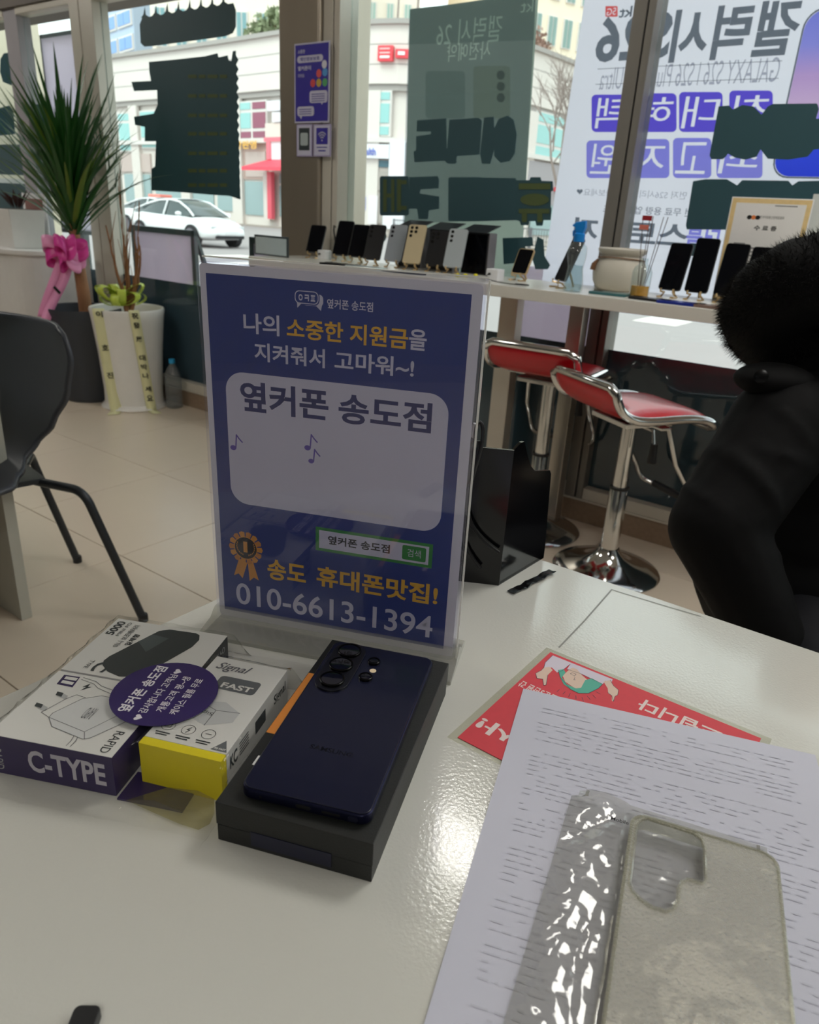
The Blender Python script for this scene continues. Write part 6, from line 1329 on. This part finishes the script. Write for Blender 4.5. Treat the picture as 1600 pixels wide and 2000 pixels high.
def bare_tree(lab, x, y, z, H, seed, m, n=5):
    t = thing('bare_tree', lab, 'tree', (x, y, z), 0, 'leafless trees'); rr = random.Random(seed); mb = MB(); MB().tube([(0, 0, 0), (.05, 0, H * .4), (0, .05, H * .6)], [H * .014, H * .010, H * .006], 7).build('trunk', m, t, smooth=True)
    def br(p, d, L, r_, lv):
        q_ = p + d * L * .5 + Vector((rr.gauss(0, .05), rr.gauss(0, .05), 0)) * L; e_ = p + d * L; mb.tube([p, q_, e_], [r_, r_ * .8, r_ * .5], 4)
        if lv:
            for k in range(4): br(p.lerp(e_, rr.uniform(.4, 1)), (d + Vector((rr.gauss(0, .45), rr.gauss(0, .45), rr.gauss(.1, .2)))).normalized(), L * rr.uniform(.5, .75), r_ * .55, lv - 1)
    for k in range(n): br(Vector((0, 0, H * rr.uniform(.3, .55))), Vector((rr.gauss(0, .3), rr.gauss(0, .3), 1)).normalized(), H * .24, H * .006, 3)
    o = mb.build('branches', m, t, fix=False)
GB_ = mat('grey_bark', (150, 136, 130), .8)
q = at_z(1080, 470, SZ_); d = ray(1082, 430); bare_tree('leafless street tree in the gap right of the grey banner', d.x / d.y * 20, 20, SZ_, 6.0, 3, GB_)
for k, px in enumerate((706, 790)):
    h_ = fhit(px, 40); p = fpos(h_[0], -4); bare_tree('leafless tree on the roof next to the metal column' if k < 1 else 'leafless tree on the roof beside the grey banner', p.x, p.y, ztop, 5.5, 30 + k, GB_)
# ------------------------------------------------------------------ tower blocks behind
def tower(name, lab, px0, px1, dist, ztop_, zbot, wall_m, glass_m, cols, rows, fw=.18, y_top=None, yaw=0, fr=.12):
    d0 = ray(px0, 60); d1 = ray(px1, 60); p0 = Vector((d0.x / d0.y * dist, dist, 0)); p1 = Vector((d1.x / d1.y * (dist + yaw), dist + yaw, 0)); e_ = (p1 - p0); L = e_.length; a_ = atan2(e_.y, e_.x)
    t = thing(name, lab, 'building', (p0.x, p0.y, 0), a_)
    MB().box(0, 0, 0, L, 14, ztop_).build('wall', wall_m, t)
    cw = L / cols; rh = (ztop_ - zbot) / rows
    for i in range(cols):
        for j in range(rows):
            f = MB().box(i * cw + cw * fw, -.15, zbot + j * rh + rh * .22, (i + 1) * cw - cw * fw, 0, zbot + (j + 1) * rh - rh * .12).build('window', FRW, t)
            x0, x1 = i * cw + cw * fw + fr, (i + 1) * cw - cw * fw - fr; xm = (x0 + x1) / 2; z0, z1 = zbot + j * rh + rh * .22 + fr * .8, zbot + (j + 1) * rh - rh * .12 - fr * .8
            MB().box(x0, -.2, z0, xm - .06, -.15, z1).build('pane', glass_m, f); MB().box(xm + .06, -.2, z0, x1, -.15, z1).build('pane', glass_m, f)
    MB().box(-.2, -.3, ztop_, L + .2, 14.2, ztop_ + .8).build('parapet', wall_m, t)
tower('tower_block', 'blue glazed tower block far behind at the upper left', 150, 262, 95, 60, 14, mat('blue_grey_wall', (176, 192, 214), .5), mat('blue_glass', (132, 168, 220), .6), 4, 22, .05, yaw=-12, fr=.22)
tower('tower_block', 'pinkish tower block beside the blue glazed tower', 264, 290, 118, 70, 14, mat('pinkish_wall', (204, 190, 190), .8), mat('dull_glass', (150, 160, 176), .3), 2, 13, .2)
tower('apartment_building', 'cream apartment building behind the roof shrubs', 296, 572, 72, 34, 12, mat('cream_wall', (236, 226, 212), .8), mat('grey_teal_glass', (120, 160, 166), .3), 7, 5, .2)
tower('apartment_building', 'cream apartment building behind the leafless roof trees', 676, 812, 84, 50, 16, mat('cream_wall', (236, 226, 212), .8), mat('pale_green_glass', (160, 190, 180), .3), 4, 8, .28)
tower('apartment_building', 'bright beige apartment tower at the upper right of the grey banner', 1030, 1180, 80, 60, 12, mat('beige_wall', (240, 226, 204), .8), mat('green_grey_glass', (130, 156, 150), .3), 5, 13, .2, yaw=5)
# cream building at far left, close
cbx = at_v(44, 150, 1.3).x
t = wthing('cream_building', 'cream rendered wall of the next building outside at the far left', 'building', cbx, 1.3, GZ)
MB().box(-9, 0, 0, 0, .2, 6).build('wall', mat('cream_render', (236, 226, 204), .8), t); MB().box(-9, -.04, 1.28, .02, 0, 1.36).build('ledge', FRW, t); MB().box(-9, -.05, 0, .03, 0, .25).build('plinth', STG, t)
# railing along the far kerb
DG = mat('railing_grey', (110, 108, 112), .5, .4)
for k in range(9):
    u0 = -27 + k * 3.0; q = glob(u0, 33.6, SZ_ + .06)
    t = wthing('street_railing', 'grey bar railing panel along the far kerb, ' + ('leftmost of the row', 'second from the left end of the row', 'third from the left end of the row', 'fourth from the left end of the row', 'middle one of the row', 'fourth from the right end of the row', 'third from the right end of the row', 'second from the right end of the row', 'rightmost of the row')[k], 'railing', u0, 33.6, SZ_ + .06, 'street railing panels')
    for x in (0, 2.9): MB().box(x, 0, 0, x + .08, .06, 1.0).build('post', DG, t)
    for z in (.92, .12): MB().box(0, .01, z, 2.95, .05, z + .05).build('rail', DG, t)
    for i in range(18): MB().box(.16 + i * .15, .02, .12, .185 + i * .15, .04, .95).build('bar', DG, t)
